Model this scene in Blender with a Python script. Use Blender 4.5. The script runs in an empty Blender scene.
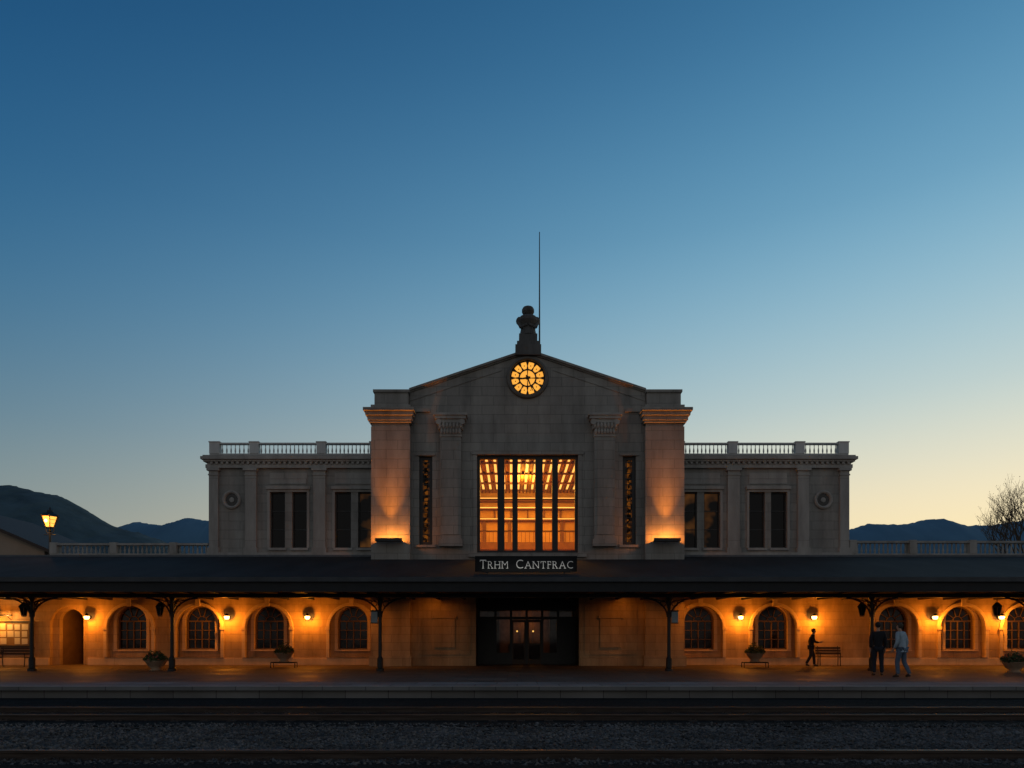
import bpy, math, random
import numpy as np
from mathutils import Vector, Matrix
random.seed(7); rng=np.random.default_rng(7)
scene=bpy.context.scene
COL=scene.collection
scene.view_settings.view_transform='Standard'
scene.view_settings.look='None'
scene.view_settings.exposure=0

# ---------- camera ----------
F=683.0; CX=-0.75; H=1.35; HY=638.0
cd=bpy.data.cameras.new("camera"); cam=bpy.data.objects.new("camera",cd); COL.objects.link(cam)
cam.location=(CX,0,H); cam.rotation_euler=(math.radians(90),0,0)
cd.sensor_width=36; cd.lens=F/1024*36; cd.shift_y=(HY-384)/1024; cd.clip_end=9000; cd.clip_start=0.1
scene.camera=cam
def PX(px,d): return (px-512)*d/F+CX
def PZ(py,d): return H+(HY-py)*d/F

# ---------- materials ----------
def srgb(r,g,b):
    def c(v):
        v/=255.0
        return v/12.92 if v<=0.04045 else ((v+0.055)/1.055)**2.4
    return (c(r),c(g),c(b),1)
def newmat(name):
    m=bpy.data.materials.new(name); m.use_nodes=True
    nt=m.node_tree; b=nt.nodes["Principled BSDF"]
    return m,nt,b
def mat(name,c1,c2=None,scale=3.0,rough=0.7,bump=0.2,metal=0.0,detail=6,stretch=None,dist=0.02):
    m,nt,b=newmat(name)
    b.inputs["Roughness"].default_value=rough; b.inputs["Metallic"].default_value=metal
    if c2 is None: c2=tuple(x*0.7 for x in c1)
    tc=nt.nodes.new("ShaderNodeTexCoord"); mp=nt.nodes.new("ShaderNodeMapping")
    if stretch: mp.inputs["Scale"].default_value=stretch
    nz=nt.nodes.new("ShaderNodeTexNoise"); nz.inputs["Scale"].default_value=scale; nz.inputs["Detail"].default_value=detail
    cr=nt.nodes.new("ShaderNodeValToRGB"); cr.color_ramp.elements[0].position=0.3; cr.color_ramp.elements[1].position=0.7
    cr.color_ramp.elements[0].color=(*c2[:3],1); cr.color_ramp.elements[1].color=(*c1[:3],1)
    bp=nt.nodes.new("ShaderNodeBump"); bp.inputs["Strength"].default_value=bump; bp.inputs["Distance"].default_value=dist
    L=nt.links.new
    L(tc.outputs["Object"],mp.inputs["Vector"]); L(mp.outputs["Vector"],nz.inputs["Vector"]); L(nz.outputs["Fac"],cr.inputs["Fac"])
    L(cr.outputs["Color"],b.inputs["Base Color"]); L(nz.outputs["Fac"],bp.inputs["Height"]); L(bp.outputs["Normal"],b.inputs["Normal"])
    return m
def stone(name,c1,c2,bw=1.1,bh=0.45,mortar=0.012,joint=0.75,rough=0.85,stain=0.5):
    m,nt,b=newmat(name); b.inputs["Roughness"].default_value=rough
    N=nt.nodes.new; L=nt.links.new
    g=N("ShaderNodeNewGeometry"); sx=N("ShaderNodeSeparateXYZ"); L(g.outputs["Position"],sx.inputs[0])
    ad=N("ShaderNodeMath"); ad.operation='ADD'; L(sx.outputs[0],ad.inputs[0]); L(sx.outputs[1],ad.inputs[1])
    cb=N("ShaderNodeCombineXYZ"); L(ad.outputs[0],cb.inputs[0]); L(sx.outputs[2],cb.inputs[1])
    br=N("ShaderNodeTexBrick"); L(cb.outputs[0],br.inputs["Vector"]); br.inputs["Scale"].default_value=1
    br.inputs["Brick Width"].default_value=bw; br.inputs["Row Height"].default_value=bh; br.inputs["Mortar Size"].default_value=mortar
    br.inputs["Mortar Smooth"].default_value=0.3
    br.inputs["Color1"].default_value=(*c1,1); br.inputs["Color2"].default_value=(*c2,1); br.inputs["Mortar"].default_value=tuple(x*joint for x in c2)+(1,)
    nz=N("ShaderNodeTexNoise"); nz.inputs["Scale"].default_value=0.7; nz.inputs["Detail"].default_value=9; nz.inputs["Roughness"].default_value=0.65
    mp=N("ShaderNodeMapping"); mp.inputs["Scale"].default_value=(1.8,1.8,0.4); L(g.outputs["Position"],mp.inputs[0]); L(mp.outputs[0],nz.inputs["Vector"])
    mr=N("ShaderNodeMapRange"); mr.inputs[1].default_value=0.3; mr.inputs[2].default_value=0.7; mr.inputs[3].default_value=stain; mr.inputs[4].default_value=1.12
    L(nz.outputs["Fac"],mr.inputs[0])
    mx=N("ShaderNodeMix"); mx.data_type='RGBA'; mx.blend_type='MULTIPLY'; mx.inputs["Factor"].default_value=1
    L(br.outputs["Color"],mx.inputs["A"]); L(mr.outputs[0],mx.inputs["B"]); L(mx.outputs["Result"],b.inputs["Base Color"])
    n2=N("ShaderNodeTexNoise"); n2.inputs["Scale"].default_value=18; n2.inputs["Detail"].default_value=5; L(g.outputs["Position"],n2.inputs["Vector"])
    sb=N("ShaderNodeMath"); sb.operation='MULTIPLY_ADD'; sb.inputs[1].default_value=-0.8; L(br.outputs["Fac"],sb.inputs[0]); 
    m3=N("ShaderNodeMath"); m3.operation='MULTIPLY'; m3.inputs[1].default_value=0.5; L(n2.outputs["Fac"],m3.inputs[0]); L(m3.outputs[0],sb.inputs[2])
    bp=N("ShaderNodeBump"); bp.inputs["Strength"].default_value=0.5; bp.inputs["Distance"].default_value=0.03
    L(sb.outputs[0],bp.inputs["Height"]); L(bp.outputs[0],b.inputs["Normal"])
    return m
def emit(name,col,s):
    m,nt,b=newmat(name); b.inputs["Base Color"].default_value=(*col,1)
    b.inputs["Emission Color"].default_value=(*col,1); b.inputs["Emission Strength"].default_value=s
    nz=nt.nodes.new("ShaderNodeTexNoise"); nz.inputs["Scale"].default_value=3
    mr=nt.nodes.new("ShaderNodeMapRange"); mr.inputs[3].default_value=s*0.8; mr.inputs[4].default_value=s*1.2
    nt.links.new(nz.outputs["Fac"],mr.inputs[0]); nt.links.new(mr.outputs[0],b.inputs["Emission Strength"])
    return m
M_stone=stone("facade_stone",(0.37,0.34,0.295),(0.32,0.295,0.26),joint=.66,stain=.6)
M_trim=stone("trim_stone",(0.44,0.41,0.365),(0.39,0.365,0.325),bw=2.2,bh=3.1,stain=0.6)
M_palestone=stone("pale_baluster_stone",(0.68,0.66,0.61),(0.62,0.60,0.56),bw=2.2,bh=3.1,stain=0.75)
M_statue=stone("weathered_dark_stone",(0.17,0.16,0.15),(0.13,0.125,0.115),bw=3,bh=3,stain=0.5)
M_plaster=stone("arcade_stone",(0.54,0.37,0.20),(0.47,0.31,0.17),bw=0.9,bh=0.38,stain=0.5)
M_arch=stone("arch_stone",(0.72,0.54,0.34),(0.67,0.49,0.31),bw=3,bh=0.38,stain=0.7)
M_frame=mat("window_frame_paint",(0.02,0.018,0.016),rough=0.5,bump=0.05)
M_frame2=mat("grey_window_paint",(0.05,0.048,0.043),rough=0.6,bump=0.05)
M_dark=mat("dark_iron",(0.018,0.019,0.02),rough=0.45,bump=0.1,metal=0.3)
M_void=mat("dark_interior",(0.02,0.016,0.012),rough=0.9)
M_wood=mat("soffit_boards",(0.045,0.025,0.013),(0.028,0.016,0.009),scale=4,stretch=(8,0.5,1),rough=0.8)
def glassmat(name,base,rough,spec,bs=.15,warm=0):
    m,nt,b=newmat(name)
    b.inputs["Base Color"].default_value=(*base,1); b.inputs["Roughness"].default_value=rough; b.inputs["Specular IOR Level"].default_value=spec
    g=nt.nodes.new("ShaderNodeNewGeometry")
    nz=nt.nodes.new("ShaderNodeTexNoise"); nz.inputs["Scale"].default_value=1.3; bp=nt.nodes.new("ShaderNodeBump"); bp.inputs["Strength"].default_value=bs; bp.inputs["Distance"].default_value=0.05
    nt.links.new(g.outputs["Position"],nz.inputs["Vector"]); nt.links.new(nz.outputs["Fac"],bp.inputs["Height"]); nt.links.new(bp.outputs[0],b.inputs["Normal"])
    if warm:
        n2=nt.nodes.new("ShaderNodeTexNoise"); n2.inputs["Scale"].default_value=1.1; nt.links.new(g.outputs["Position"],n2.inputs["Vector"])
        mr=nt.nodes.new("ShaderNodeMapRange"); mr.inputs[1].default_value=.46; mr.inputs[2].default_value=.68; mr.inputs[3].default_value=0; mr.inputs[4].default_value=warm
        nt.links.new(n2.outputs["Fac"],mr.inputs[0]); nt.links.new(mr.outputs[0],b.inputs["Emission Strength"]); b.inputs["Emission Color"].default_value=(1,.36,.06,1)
    return m
M_glass=glassmat("window_glass",(0.010,0.009,0.008),.12,.35)
M_glass2=glassmat("upper_window_glass",(0.004,0.004,0.005),.05,.2,.25)
M_glass3=glassmat("painted_amber_glow_glass",(0.004,0.004,0.005),.05,.2,.25,.07)  # patchy amber glow painted into the panes as emission, no lit room behind
m,nt,b=newmat("clear_glass"); M_clear=m
for n in list(nt.nodes):
    if n.type=='BSDF_PRINCIPLED': nt.nodes.remove(n)
out=[n for n in nt.nodes if n.type=='OUTPUT_MATERIAL'][0]
tr=nt.nodes.new("ShaderNodeBsdfTransparent"); tr.inputs[0].default_value=(0.92,0.92,0.92,1); gl=nt.nodes.new("ShaderNodeBsdfGlossy"); gl.inputs["Roughness"].default_value=0.05
mx=nt.nodes.new("ShaderNodeMixShader"); mx.inputs[0].default_value=0.02
nt.links.new(tr.outputs[0],mx.inputs[1]); nt.links.new(gl.outputs[0],mx.inputs[2]); nt.links.new(mx.outputs[0],out.inputs[0])
WARM=(1.0,0.29,0.016)
M_bulb=emit("lamp_glow",(1.0,0.55,0.15),7)
M_bulb2=emit("street_lamp_glow",(1.0,0.42,0.07),1.7)
M_clock=emit("clock_face_glow",(1.0,0.43,0.055),0.95)
M_strip=emit("ceiling_light_glow",(1.0,0.54,0.11),1.5)
M_hall=mat("hall_plaster",(0.74,0.47,0.14),(0.58,0.34,0.09),scale=1.2,rough=0.8)
M_halltrim=mat("hall_trim",(0.24,0.11,0.03),rough=0.7)
m,nt,b=newmat("amber_leaded_glass"); M_slit=m; N=nt.nodes.new; L=nt.links.new
g=N("ShaderNodeNewGeometry"); v=N("ShaderNodeTexVoronoi"); v.inputs["Scale"].default_value=8; L(g.outputs["Position"],v.inputs["Vector"])
mr=N("ShaderNodeMapRange"); mr.inputs[1].default_value=.4; mr.inputs[2].default_value=.95; mr.inputs[3].default_value=0.0; mr.inputs[4].default_value=.15
sp_=N("ShaderNodeSeparateColor"); L(v.outputs["Color"],sp_.inputs[0]); L(sp_.outputs[0],mr.inputs[0]); L(mr.outputs[0],b.inputs["Emission Strength"])
b.inputs["Emission Color"].default_value=(1,.30,.03,1); b.inputs["Base Color"].default_value=(.008,.007,.006,1); b.inputs["Roughness"].default_value=.6; b.inputs["Specular IOR Level"].default_value=.1
m,nt,b=newmat("canopy_metal_roof"); M_metalroof=m
N=nt.nodes.new; L=nt.links.new
g=N("ShaderNodeNewGeometry"); nz=N("ShaderNodeTexNoise"); nz.inputs["Scale"].default_value=0.9; nz.inputs["Detail"].default_value=8
mp=N("ShaderNodeMapping"); mp.inputs["Scale"].default_value=(1,0.3,1); L(g.outputs["Position"],mp.inputs[0]); L(mp.outputs[0],nz.inputs["Vector"])
cr=N("ShaderNodeValToRGB"); cr.color_ramp.elements[0].position=0.3; cr.color_ramp.elements[1].position=0.75
cr.color_ramp.elements[0].color=(0.020,0.021,0.022,1); cr.color_ramp.elements[1].color=(0.038,0.040,0.042,1); L(nz.outputs["Fac"],cr.inputs[0]); L(cr.outputs[0],b.inputs["Base Color"])
b.inputs["Roughness"].default_value=0.9; b.inputs["Specular IOR Level"].default_value=0.2
M_signw=mat("sign_letter_paint",(0.9,0.9,0.87),(0.8,.8,.77),rough=0.5,bump=0.02)
m,nt,b=newmat("sign_board_paint"); M_board=m
nz=nt.nodes.new("ShaderNodeTexNoise"); cr=nt.nodes.new("ShaderNodeValToRGB"); cr.color_ramp.elements[0].color=(.010,.011,.012,1); cr.color_ramp.elements[1].color=(.016,.017,.018,1)
nt.links.new(nz.outputs["Fac"],cr.inputs[0]); nt.links.new(cr.outputs[0],b.inputs["Base Color"]); b.inputs["Roughness"].default_value=.9; b.inputs["Specular IOR Level"].default_value=.1
M_steel=mat("rail_steel",(0.09,0.065,0.05),(0.045,0.03,0.022),scale=6,rough=0.7,metal=0.3,stretch=(0.3,4,4))
M_railtop=mat("rail_top_polished",(0.18,0.14,0.115),(0.10,0.08,0.065),scale=8,rough=0.5,metal=1.0)
M_sleeper=mat("sleeper_timber",(0.035,0.027,0.022),(0.016,0.013,0.011),scale=5,rough=0.95,bump=0.6,stretch=(4,0.6,4))
M_pot=mat("terracotta",(0.36,0.24,0.15),rough=0.8)
M_leaf=mat("leaves",(0.09,0.12,0.035),(0.03,0.05,0.015),scale=8,rough=0.7)
M_flower=mat("petals",(0.45,0.12,0.08),rough=0.7)
M_bark=mat("bark",(0.12,0.085,0.055),(0.07,.05,.032),rough=0.9,bump=0.6)
M_benchwood=mat("bench_timber",(0.07,0.038,0.02),(0.04,0.024,0.012),scale=6,rough=0.6)
M_paper=mat("paper",(0.75,0.7,0.55),(0.65,0.6,0.48),scale=4,rough=0.8)

# ---------- geometry helpers ----------
W={}
class MB:
    def __init__(s): s.v=[]; s.f=[]; s.mi=[]; s.cur=0
    def _f(s,f): s.f.append(f); s.mi.append(s.cur)
    def box(s,x0,x1,y0,y1,z0,z1):
        o=len(s.v); s.v+=[(x0,y0,z0),(x1,y0,z0),(x1,y1,z0),(x0,y1,z0),(x0,y0,z1),(x1,y0,z1),(x1,y1,z1),(x0,y1,z1)]
        for f in [(0,3,2,1),(4,5,6,7),(0,1,5,4),(1,2,6,5),(2,3,7,6),(3,0,4,7)]: s._f(tuple(o+i for i in f))
        return s
    def prism(s,pts,y0,y1):
        n=len(pts); o=len(s.v)
        s.v+=[(x,y0,z) for x,z in pts]+[(x,y1,z) for x,z in pts]
        s._f(tuple(range(o,o+n))); s._f(tuple(range(o+2*n-1,o+n-1,-1)))
        for i in range(n):
            j=(i+1)%n; s._f((o+j,o+i,o+n+i,o+n+j))
        return s
    def prismx(s,pts,x0,x1):
        n=len(pts); o=len(s.v)
        s.v+=[(x0,y,z) for y,z in pts]+[(x1,y,z) for y,z in pts]
        s._f(tuple(range(o+n-1,o-1,-1))); s._f(tuple(range(o+n,o+2*n)))
        for i in range(n):
            j=(i+1)%n; s._f((o+i,o+j,o+n+j,o+n+i))
        return s
    def tube(s,p0,p1,r0,r1=None,n=8,caps=True):
        if r1 is None: r1=r0
        p0=Vector(p0); p1=Vector(p1); d=(p1-p0)
        if d.length<1e-6: return s
        d.normalize(); a=d.orthogonal().normalized(); b=d.cross(a); o=len(s.v)
        for p,r in ((p0,r0),(p1,r1)):
            for i in range(n):
                t=2*math.pi*i/n; s.v.append(tuple(p+a*math.cos(t)*r+b*math.sin(t)*r))
        for i in range(n):
            j=(i+1)%n; s._f((o+i,o+j,o+n+j,o+n+i))
        if caps: s._f(tuple(range(o+n-1,o-1,-1))); s._f(tuple(range(o+n,o+2*n)))
        return s
    def path(s,pts,r,n=8):
        for a,b in zip(pts[:-1],pts[1:]): s.tube(a,b,r,r,n)
        return s
    def lathe(s,prof,c,n=20,axis='z'):
        o=len(s.v)
        for r,z in prof:
            for i in range(n):
                t=2*math.pi*i/n
                if axis=='z': s.v.append((c[0]+r*math.cos(t),c[1]+r*math.sin(t),c[2]+z))
                else: s.v.append((c[0]+r*math.cos(t),c[1]+z,c[2]+r*math.sin(t)))
        for k in range(len(prof)-1):
            for i in range(n):
                j=(i+1)%n; s._f((o+k*n+i,o+k*n+j,o+(k+1)*n+j,o+(k+1)*n+i))
        s._f(tuple(range(o+n-1,o-1,-1))); e=o+(len(prof)-1)*n; s._f(tuple(range(e,e+n)))
        return s
    def ball(s,c,r,sz=(1,1,1),n=12,m=8):
        prof=[(max(1e-4,math.sin(math.pi*k/m))*r,-math.cos(math.pi*k/m)*r) for k in range(m+1)]
        o=len(s.v); s.lathe(prof,(0,0,0),n)
        for i in range(o,len(s.v)):
            v=s.v[i]; s.v[i]=(c[0]+v[0]*sz[0],c[1]+v[1]*sz[1],c[2]+v[2]*sz[2])
        return s
    def add(s,me,off=(0,0,0)):
        o=len(s.v)
        for v in me.vertices: s.v.append((v.co[0]+off[0],v.co[1]+off[1],v.co[2]+off[2]))
        for p in me.polygons: s._f(tuple(o+i for i in p.vertices))
        return s
    def obj(s,name,mats,parent=None,loc=None,smooth=False):
        a=np.array(s.v,dtype=float)
        if loc is None: loc=((a[:,0].min()+a[:,0].max())/2,(a[:,1].min()+a[:,1].max())/2,a[:,2].min())
        a=a-np.array(loc)
        me=bpy.data.meshes.new(name); me.from_pydata(a.tolist(),[],s.f)
        if not isinstance(mats,(list,tuple)): mats=[mats]
        for m in mats: me.materials.append(m)
        if len(mats)>1: me.polygons.foreach_set("material_index",s.mi)
        if smooth: me.polygons.foreach_set("use_smooth",[True]*len(me.polygons))
        me.update()
        return place(name,me,parent,loc)
def place(name,data,parent,loc):
    ob=bpy.data.objects.new(name,data); COL.objects.link(ob); W[ob.name]=Vector(loc)
    if parent: ob.parent=parent; ob.location=Vector(loc)-W[parent.name]
    else: ob.location=loc
    return ob
def empty(name,loc,label,cat,group=None,parent=None):
    e=place(name,None,parent,loc); e.empty_display_size=0.3
    if label: e["label"]=label; e["category"]=cat
    if group: e["group"]=group
    return e
def copy_thing(root,loc,rotz=None,label=None):
    n=root.copy(); COL.objects.link(n); n.location=loc; W[n.name]=Vector(loc)
    if rotz is not None: n.rotation_euler[2]=rotz
    if label: n["label"]=label
    def rec(src,dst):
        for c in src.children:
            k=c.copy(); COL.objects.link(k); k.parent=dst; k.matrix_parent_inverse=c.matrix_parent_inverse.copy(); rec(c,k)
    rec(root,n)
    return n
def light(name,kind,loc,energy,col,parent=None,size=0.1,**kw):
    l=bpy.data.lights.new(name,kind); l.energy=energy; l.color=col
    if kind in('POINT','SPOT'): l.shadow_soft_size=size
    for k,v in kw.items():
        if k!='rot': setattr(l,k,v)
    o=place(name,l,parent,loc)
    if 'rot' in kw: o.rotation_euler=kw['rot']
    return o
def curve_mesh(outer,holes,y0,y1):
    cu=bpy.data.curves.new("outline",'CURVE'); cu.dimensions='2D'; cu.fill_mode='BOTH'; cu.extrude=(y1-y0)/2
    for pts in [outer]+list(holes):
        sp=cu.splines.new('POLY'); sp.points.add(len(pts)-1)
        for i,(x,z) in enumerate(pts): sp.points[i].co=(x,z,0,1)
        sp.use_cyclic_u=True
    ob=bpy.data.objects.new("outline",cu); COL.objects.link(ob)
    dg=bpy.context.evaluated_depsgraph_get()
    me=bpy.data.meshes.new_from_object(ob.evaluated_get(dg))
    me.transform(Matrix.Translation((0,(y0+y1)/2,0))@Matrix.Rotation(math.radians(90),4,'X'))
    bpy.data.objects.remove(ob); bpy.data.curves.remove(cu)
    return me
def wall2d(name,outer,holes,y0,y1,m,parent):
    me=curve_mesh(outer,holes,y0,y1); mb=MB(); mb.add(me); bpy.data.meshes.remove(me)
    return mb.obj(name,m,parent)
def rect(x0,x1,z0,z1): return [(x0,z0),(x1,z0),(x1,z1),(x0,z1)]
def arch(cx,z0,hw,zs,n=20,rise=1.0):
    p=[(cx-hw,z0),(cx+hw,z0)]
    for i in range(n+1):
        t=math.pi*i/n; p.append((cx+hw*math.cos(t),zs+hw*rise*math.sin(t)))
    return p
def circ(cx,cz,r,n=40): return [(cx+r*math.cos(2*math.pi*i/n),cz+r*math.sin(2*math.pi*i/n)) for i in range(n)]

# ---------- ground, platform ----------
def gravel_mat(name,c1,c2,scale):
    m,nt,b=newmat(name); N=nt.nodes.new; L=nt.links.new
    g=N("ShaderNodeNewGeometry"); v=N("ShaderNodeTexVoronoi"); v.inputs["Scale"].default_value=scale; L(g.outputs["Position"],v.inputs["Vector"])
    cr=N("ShaderNodeValToRGB"); cr.color_ramp.elements[0].color=(*c1,1); cr.color_ramp.elements[1].color=(*c2,1); L(v.outputs["Color"],cr.inputs[0])
    nz=N("ShaderNodeTexNoise"); nz.inputs["Scale"].default_value=.8; nz.inputs["Detail"].default_value=6; L(g.outputs["Position"],nz.inputs["Vector"])
    mr=N("ShaderNodeMapRange"); mr.inputs[1].default_value=.3; mr.inputs[2].default_value=.7; mr.inputs[3].default_value=.55; mr.inputs[4].default_value=1.15; L(nz.outputs["Fac"],mr.inputs[0])
    mx=N("ShaderNodeMix"); mx.data_type='RGBA'; mx.blend_type='MULTIPLY'; mx.inputs["Factor"].default_value=1; L(cr.outputs[0],mx.inputs["A"]); L(mr.outputs[0],mx.inputs["B"]); L(mx.outputs["Result"],b.inputs["Base Color"])
    bp=N("ShaderNodeBump"); bp.inputs["Distance"].default_value=0.04; bp.inputs["Strength"].default_value=0.9; bp.invert=True; L(v.outputs["Distance"],bp.inputs["Height"]); L(bp.outputs[0],b.inputs["Normal"])
    b.inputs["Roughness"].default_value=1.0; b.inputs["Specular IOR Level"].default_value=0.15
    return m
M_ground=gravel_mat("ballast_ground",(0.045,0.042,0.04),(0.12,0.115,0.11),22)
M_stones=gravel_mat("ballast_stones",(0.05,0.047,0.044),(0.22,0.207,0.196),14)
g=MB(); g.box(-4000,4000,-300,6000,-1.2,-0.40); o=g.obj("ground",M_ground); o["kind"]="structure"
def slabs(name,c1,c2,mo,bw,bh,r0,r1):
    m,nt,b=newmat(name); N=nt.nodes.new; L=nt.links.new
    g_=N("ShaderNodeNewGeometry"); br=N("ShaderNodeTexBrick"); L(g_.outputs["Position"],br.inputs["Vector"]); br.inputs["Scale"].default_value=1
    br.inputs["Brick Width"].default_value=bw; br.inputs["Row Height"].default_value=bh; br.inputs["Mortar Size"].default_value=0.012
    br.inputs["Color1"].default_value=(*c1,1); br.inputs["Color2"].default_value=(*c2,1); br.inputs["Mortar"].default_value=(*mo,1)
    nz=N("ShaderNodeTexNoise"); nz.inputs["Scale"].default_value=0.6; nz.inputs["Detail"].default_value=8; L(g_.outputs["Position"],nz.inputs["Vector"])
    mr=N("ShaderNodeMapRange"); mr.inputs[3].default_value=r0; mr.inputs[4].default_value=r1; mr.inputs[1].default_value=0.3; mr.inputs[2].default_value=0.7
    L(nz.outputs["Fac"],mr.inputs[0]); L(mr.outputs[0],b.inputs["Roughness"]); b.inputs["Specular IOR Level"].default_value=0.25
    m2=N("ShaderNodeMapRange"); m2.inputs[3].default_value=.7; m2.inputs[4].default_value=1.15; m2.inputs[1].default_value=0.3; m2.inputs[2].default_value=0.7; L(nz.outputs["Fac"],m2.inputs[0])
    mx=N("ShaderNodeMix"); mx.data_type='RGBA'; mx.blend_type='MULTIPLY'; mx.inputs["Factor"].default_value=1; L(br.outputs["Color"],mx.inputs["A"]); L(m2.outputs[0],mx.inputs["B"]); L(mx.outputs["Result"],b.inputs["Base Color"])
    bp=N("ShaderNodeBump"); bp.invert=True; bp.inputs["Distance"].default_value=0.01; bp.inputs["Strength"].default_value=0.4; L(br.outputs["Fac"],bp.inputs["Height"]); L(bp.outputs[0],b.inputs["Normal"])
    return m
M_pave=slabs("platform_slabs",(0.15,0.11,0.08),(0.11,0.082,0.062),(0.05,0.04,0.033),.9,.6,.5,.8)
KE=18.9
p=MB(); p.box(-80,80,KE+1.9,60,-0.9,0.0); o=p.obj("platform",M_pave); o["kind"]="structure"
M_coping=slabs("platform_coping",(0.21,0.205,0.195),(0.17,0.165,0.155),(.07,.068,.064),1.2,.95,.7,.95)
p=MB(); p.box(-80,80,KE,KE+1.897,-0.10,0.004); p.box(-80,80,KE+.15,KE+1.897,-0.9,-0.102); o=p.obj("platform_kerb",M_coping); o["kind"]="structure"
M_yell=mat("safety_line_paint",(0.45,0.42,0.36),(0.25,0.23,0.19),scale=3,rough=0.7)
p=MB(); p.box(-80,80,KE+.05,KE+.2,0.006,0.01); o=p.obj("platform_line",M_yell); o["kind"]="structure"
def bed(name,y0,y1,zt):
    nx,ny=300,26; vs=[];fs=[]
    for j in range(ny+1):
        for i in range(nx+1):
            x=-30+60*i/nx; t=j/ny; y=y0+(y1-y0)*t
            z=zt-0.06*abs(2*t-1)**3+random.uniform(-.012,.012); vs.append((x,y,z))
    for j in range(ny):
        for i in range(nx): a=j*(nx+1)+i; fs.append((a,a+1,a+nx+2,a+nx+1))
    mb=MB(); mb.v=vs; mb.f=fs; mb.mi=[0]*len(fs); o=mb.obj(name,M_ground); o["kind"]="structure"
bed("ballast_bed",5.0,KE+.14,-0.34)
def stones(n,y0,y1,z):
    base=np.array([(1,0,0),(-1,0,0),(0,1,0),(0,-1,0),(0,0,1),(0,0,-1)],float)
    fc=[(0,2,4),(2,1,4),(1,3,4),(3,0,4),(2,0,5),(1,2,5),(3,1,5),(0,3,5)]
    V=[];Fc=[]
    for k in range(n):
        y=y0+(y1-y0)*random.random(); x=CX+random.uniform(-0.85,0.85)*y
        s=random.uniform(0.018,0.042); a=random.uniform(0,6.28)
        pts=base*np.array([s*random.uniform(.7,1.3),s*random.uniform(.7,1.3),s*random.uniform(.5,.9)])+rng.normal(0,s*0.2,(6,3))
        R=np.array([[math.cos(a),-math.sin(a),0],[math.sin(a),math.cos(a),0],[0,0,1]])
        pts=pts@R.T+np.array([x,y,z+random.uniform(-.005,.02)])
        o=len(V); V+=pts.tolist(); Fc+=[(o+i,o+j,o+k2) for i,j,k2 in fc]
    mb=MB(); mb.v=V; mb.f=Fc; mb.mi=[0]*len(Fc); o=mb.obj("ballast_stones",M_stones); o["kind"]="stuff"
    o["label"]="grey crushed stone ballast between the tracks"; o["category"]="gravel"
stones(26000,9.0,13.4,-0.345)
def track(ys,label,x0,x1,step,rtop=-0.2):
    r=empty("railway_track",(0,sum(ys)/2,rtop-0.15),label,"railway track","railway tracks")
    for y in ys:
        mb=MB(); mb.prismx([(y-.07,rtop-.15),(y+.07,rtop-.15),(y+.07,rtop-.135),(y+.012,rtop-.12),(y+.012,rtop-.045),(y+.036,rtop-.035),(y+.036,rtop-.004),(y-.036,rtop-.004),(y-.036,rtop-.035),(y-.012,rtop-.045),(y-.012,rtop-.12),(y-.07,rtop-.135)],-45,45)
        mb.cur=1; mb.box(-45,45,y-.03,y+.03,rtop-.004,rtop); mb.obj("rail",[M_steel,M_railtop],r)
    yc=sum(ys)/2
    mb=MB(); mb.box(-.12,.12,-1.25,1.25,-.12,0); 
    for y in ys:
        mb.cur=1; mb.box(-.09,.09,y-yc-.16,y-yc+.16,0,.012)
        for sx in(-.05,.05):
            for sy in (-.11,.11): mb.box(sx-.015,sx+.015,y-yc+sy-.015,y-yc+sy+.015,.012,.045)
    first=None; x=x0
    while x<x1:
        if first is None:
            first=mb.obj("sleeper",[M_sleeper,M_steel],r,loc=(0,0,0)); s=first
        else: s=first.copy(); COL.objects.link(s); s.parent=r
        s.location=(x+random.uniform(-.02,.02),random.uniform(-.03,.03),random.uniform(-.012,0.004)+.02); s.rotation_euler=(0,0,random.uniform(-.01,.01))
        x+=step
track((8.0,9.45),"rusty steel rails on dark timber sleepers in ballast",-10.5,9.5,0.58)
track((13.9,15.35),"steel railway rails on timber sleepers beside the platform",-14.5,13.2,0.58)
M_oily=gravel_mat("oily_ballast",(0.008,0.0075,0.007),(0.024,0.022,0.02),20)
p=MB(); p.box(-60,60,13.0,KE+.14,-.45,-.325); o=p.obj("track_bed",M_oily); o["kind"]="structure"
p=MB(); p.box(-60,60,4.0,9.2,-.45,-.324); o=p.obj("track_bed",M_oily); o["kind"]="structure"

# ---------- station ----------
DW=34.15; DC=33.0; DP=32.6
st=empty("train_station",(0,34,0),"classical stone station with gabled centre, clock and lit arcade","train station")
def rwin(parent,x0,x1,z0,z1,y,nv=1,nh=1,pane=M_glass,th=0.06,bar=0.035,fr=M_frame,name="window"):
    mb=MB()
    mb.box(x0,x0+th,y-.06,y+.06,z0,z1); mb.box(x1-th,x1,y-.06,y+.06,z0,z1)
    mb.box(x0+th,x1-th,y-.06,y+.06,z0,z0+th); mb.box(x0+th,x1-th,y-.06,y+.06,z1-th,z1)
    for i in range(1,nv): 
        x=x0+(x1-x0)*i/nv; mb.box(x-bar/2,x+bar/2,y-.04,y+.04,z0+th,z1-th)
    for i in range(1,nh):
        z=z0+(z1-z0)*i/nh; mb.box(x0+th,x1-th,y-.035,y+.035,z-bar/2,z+bar/2)
    w=mb.obj(name,fr,parent)
    q=MB(); q.box(x0+.01,x1-.01,y,y+.015,z0+.01,z1-.01); q.obj("pane",pane,w)
    return w
AW=[-19.85,-16.4,-12.95,-8.75,8.65,12.35,18.4,21.75,24.85,28.3]
DOORX=-22.9
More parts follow.
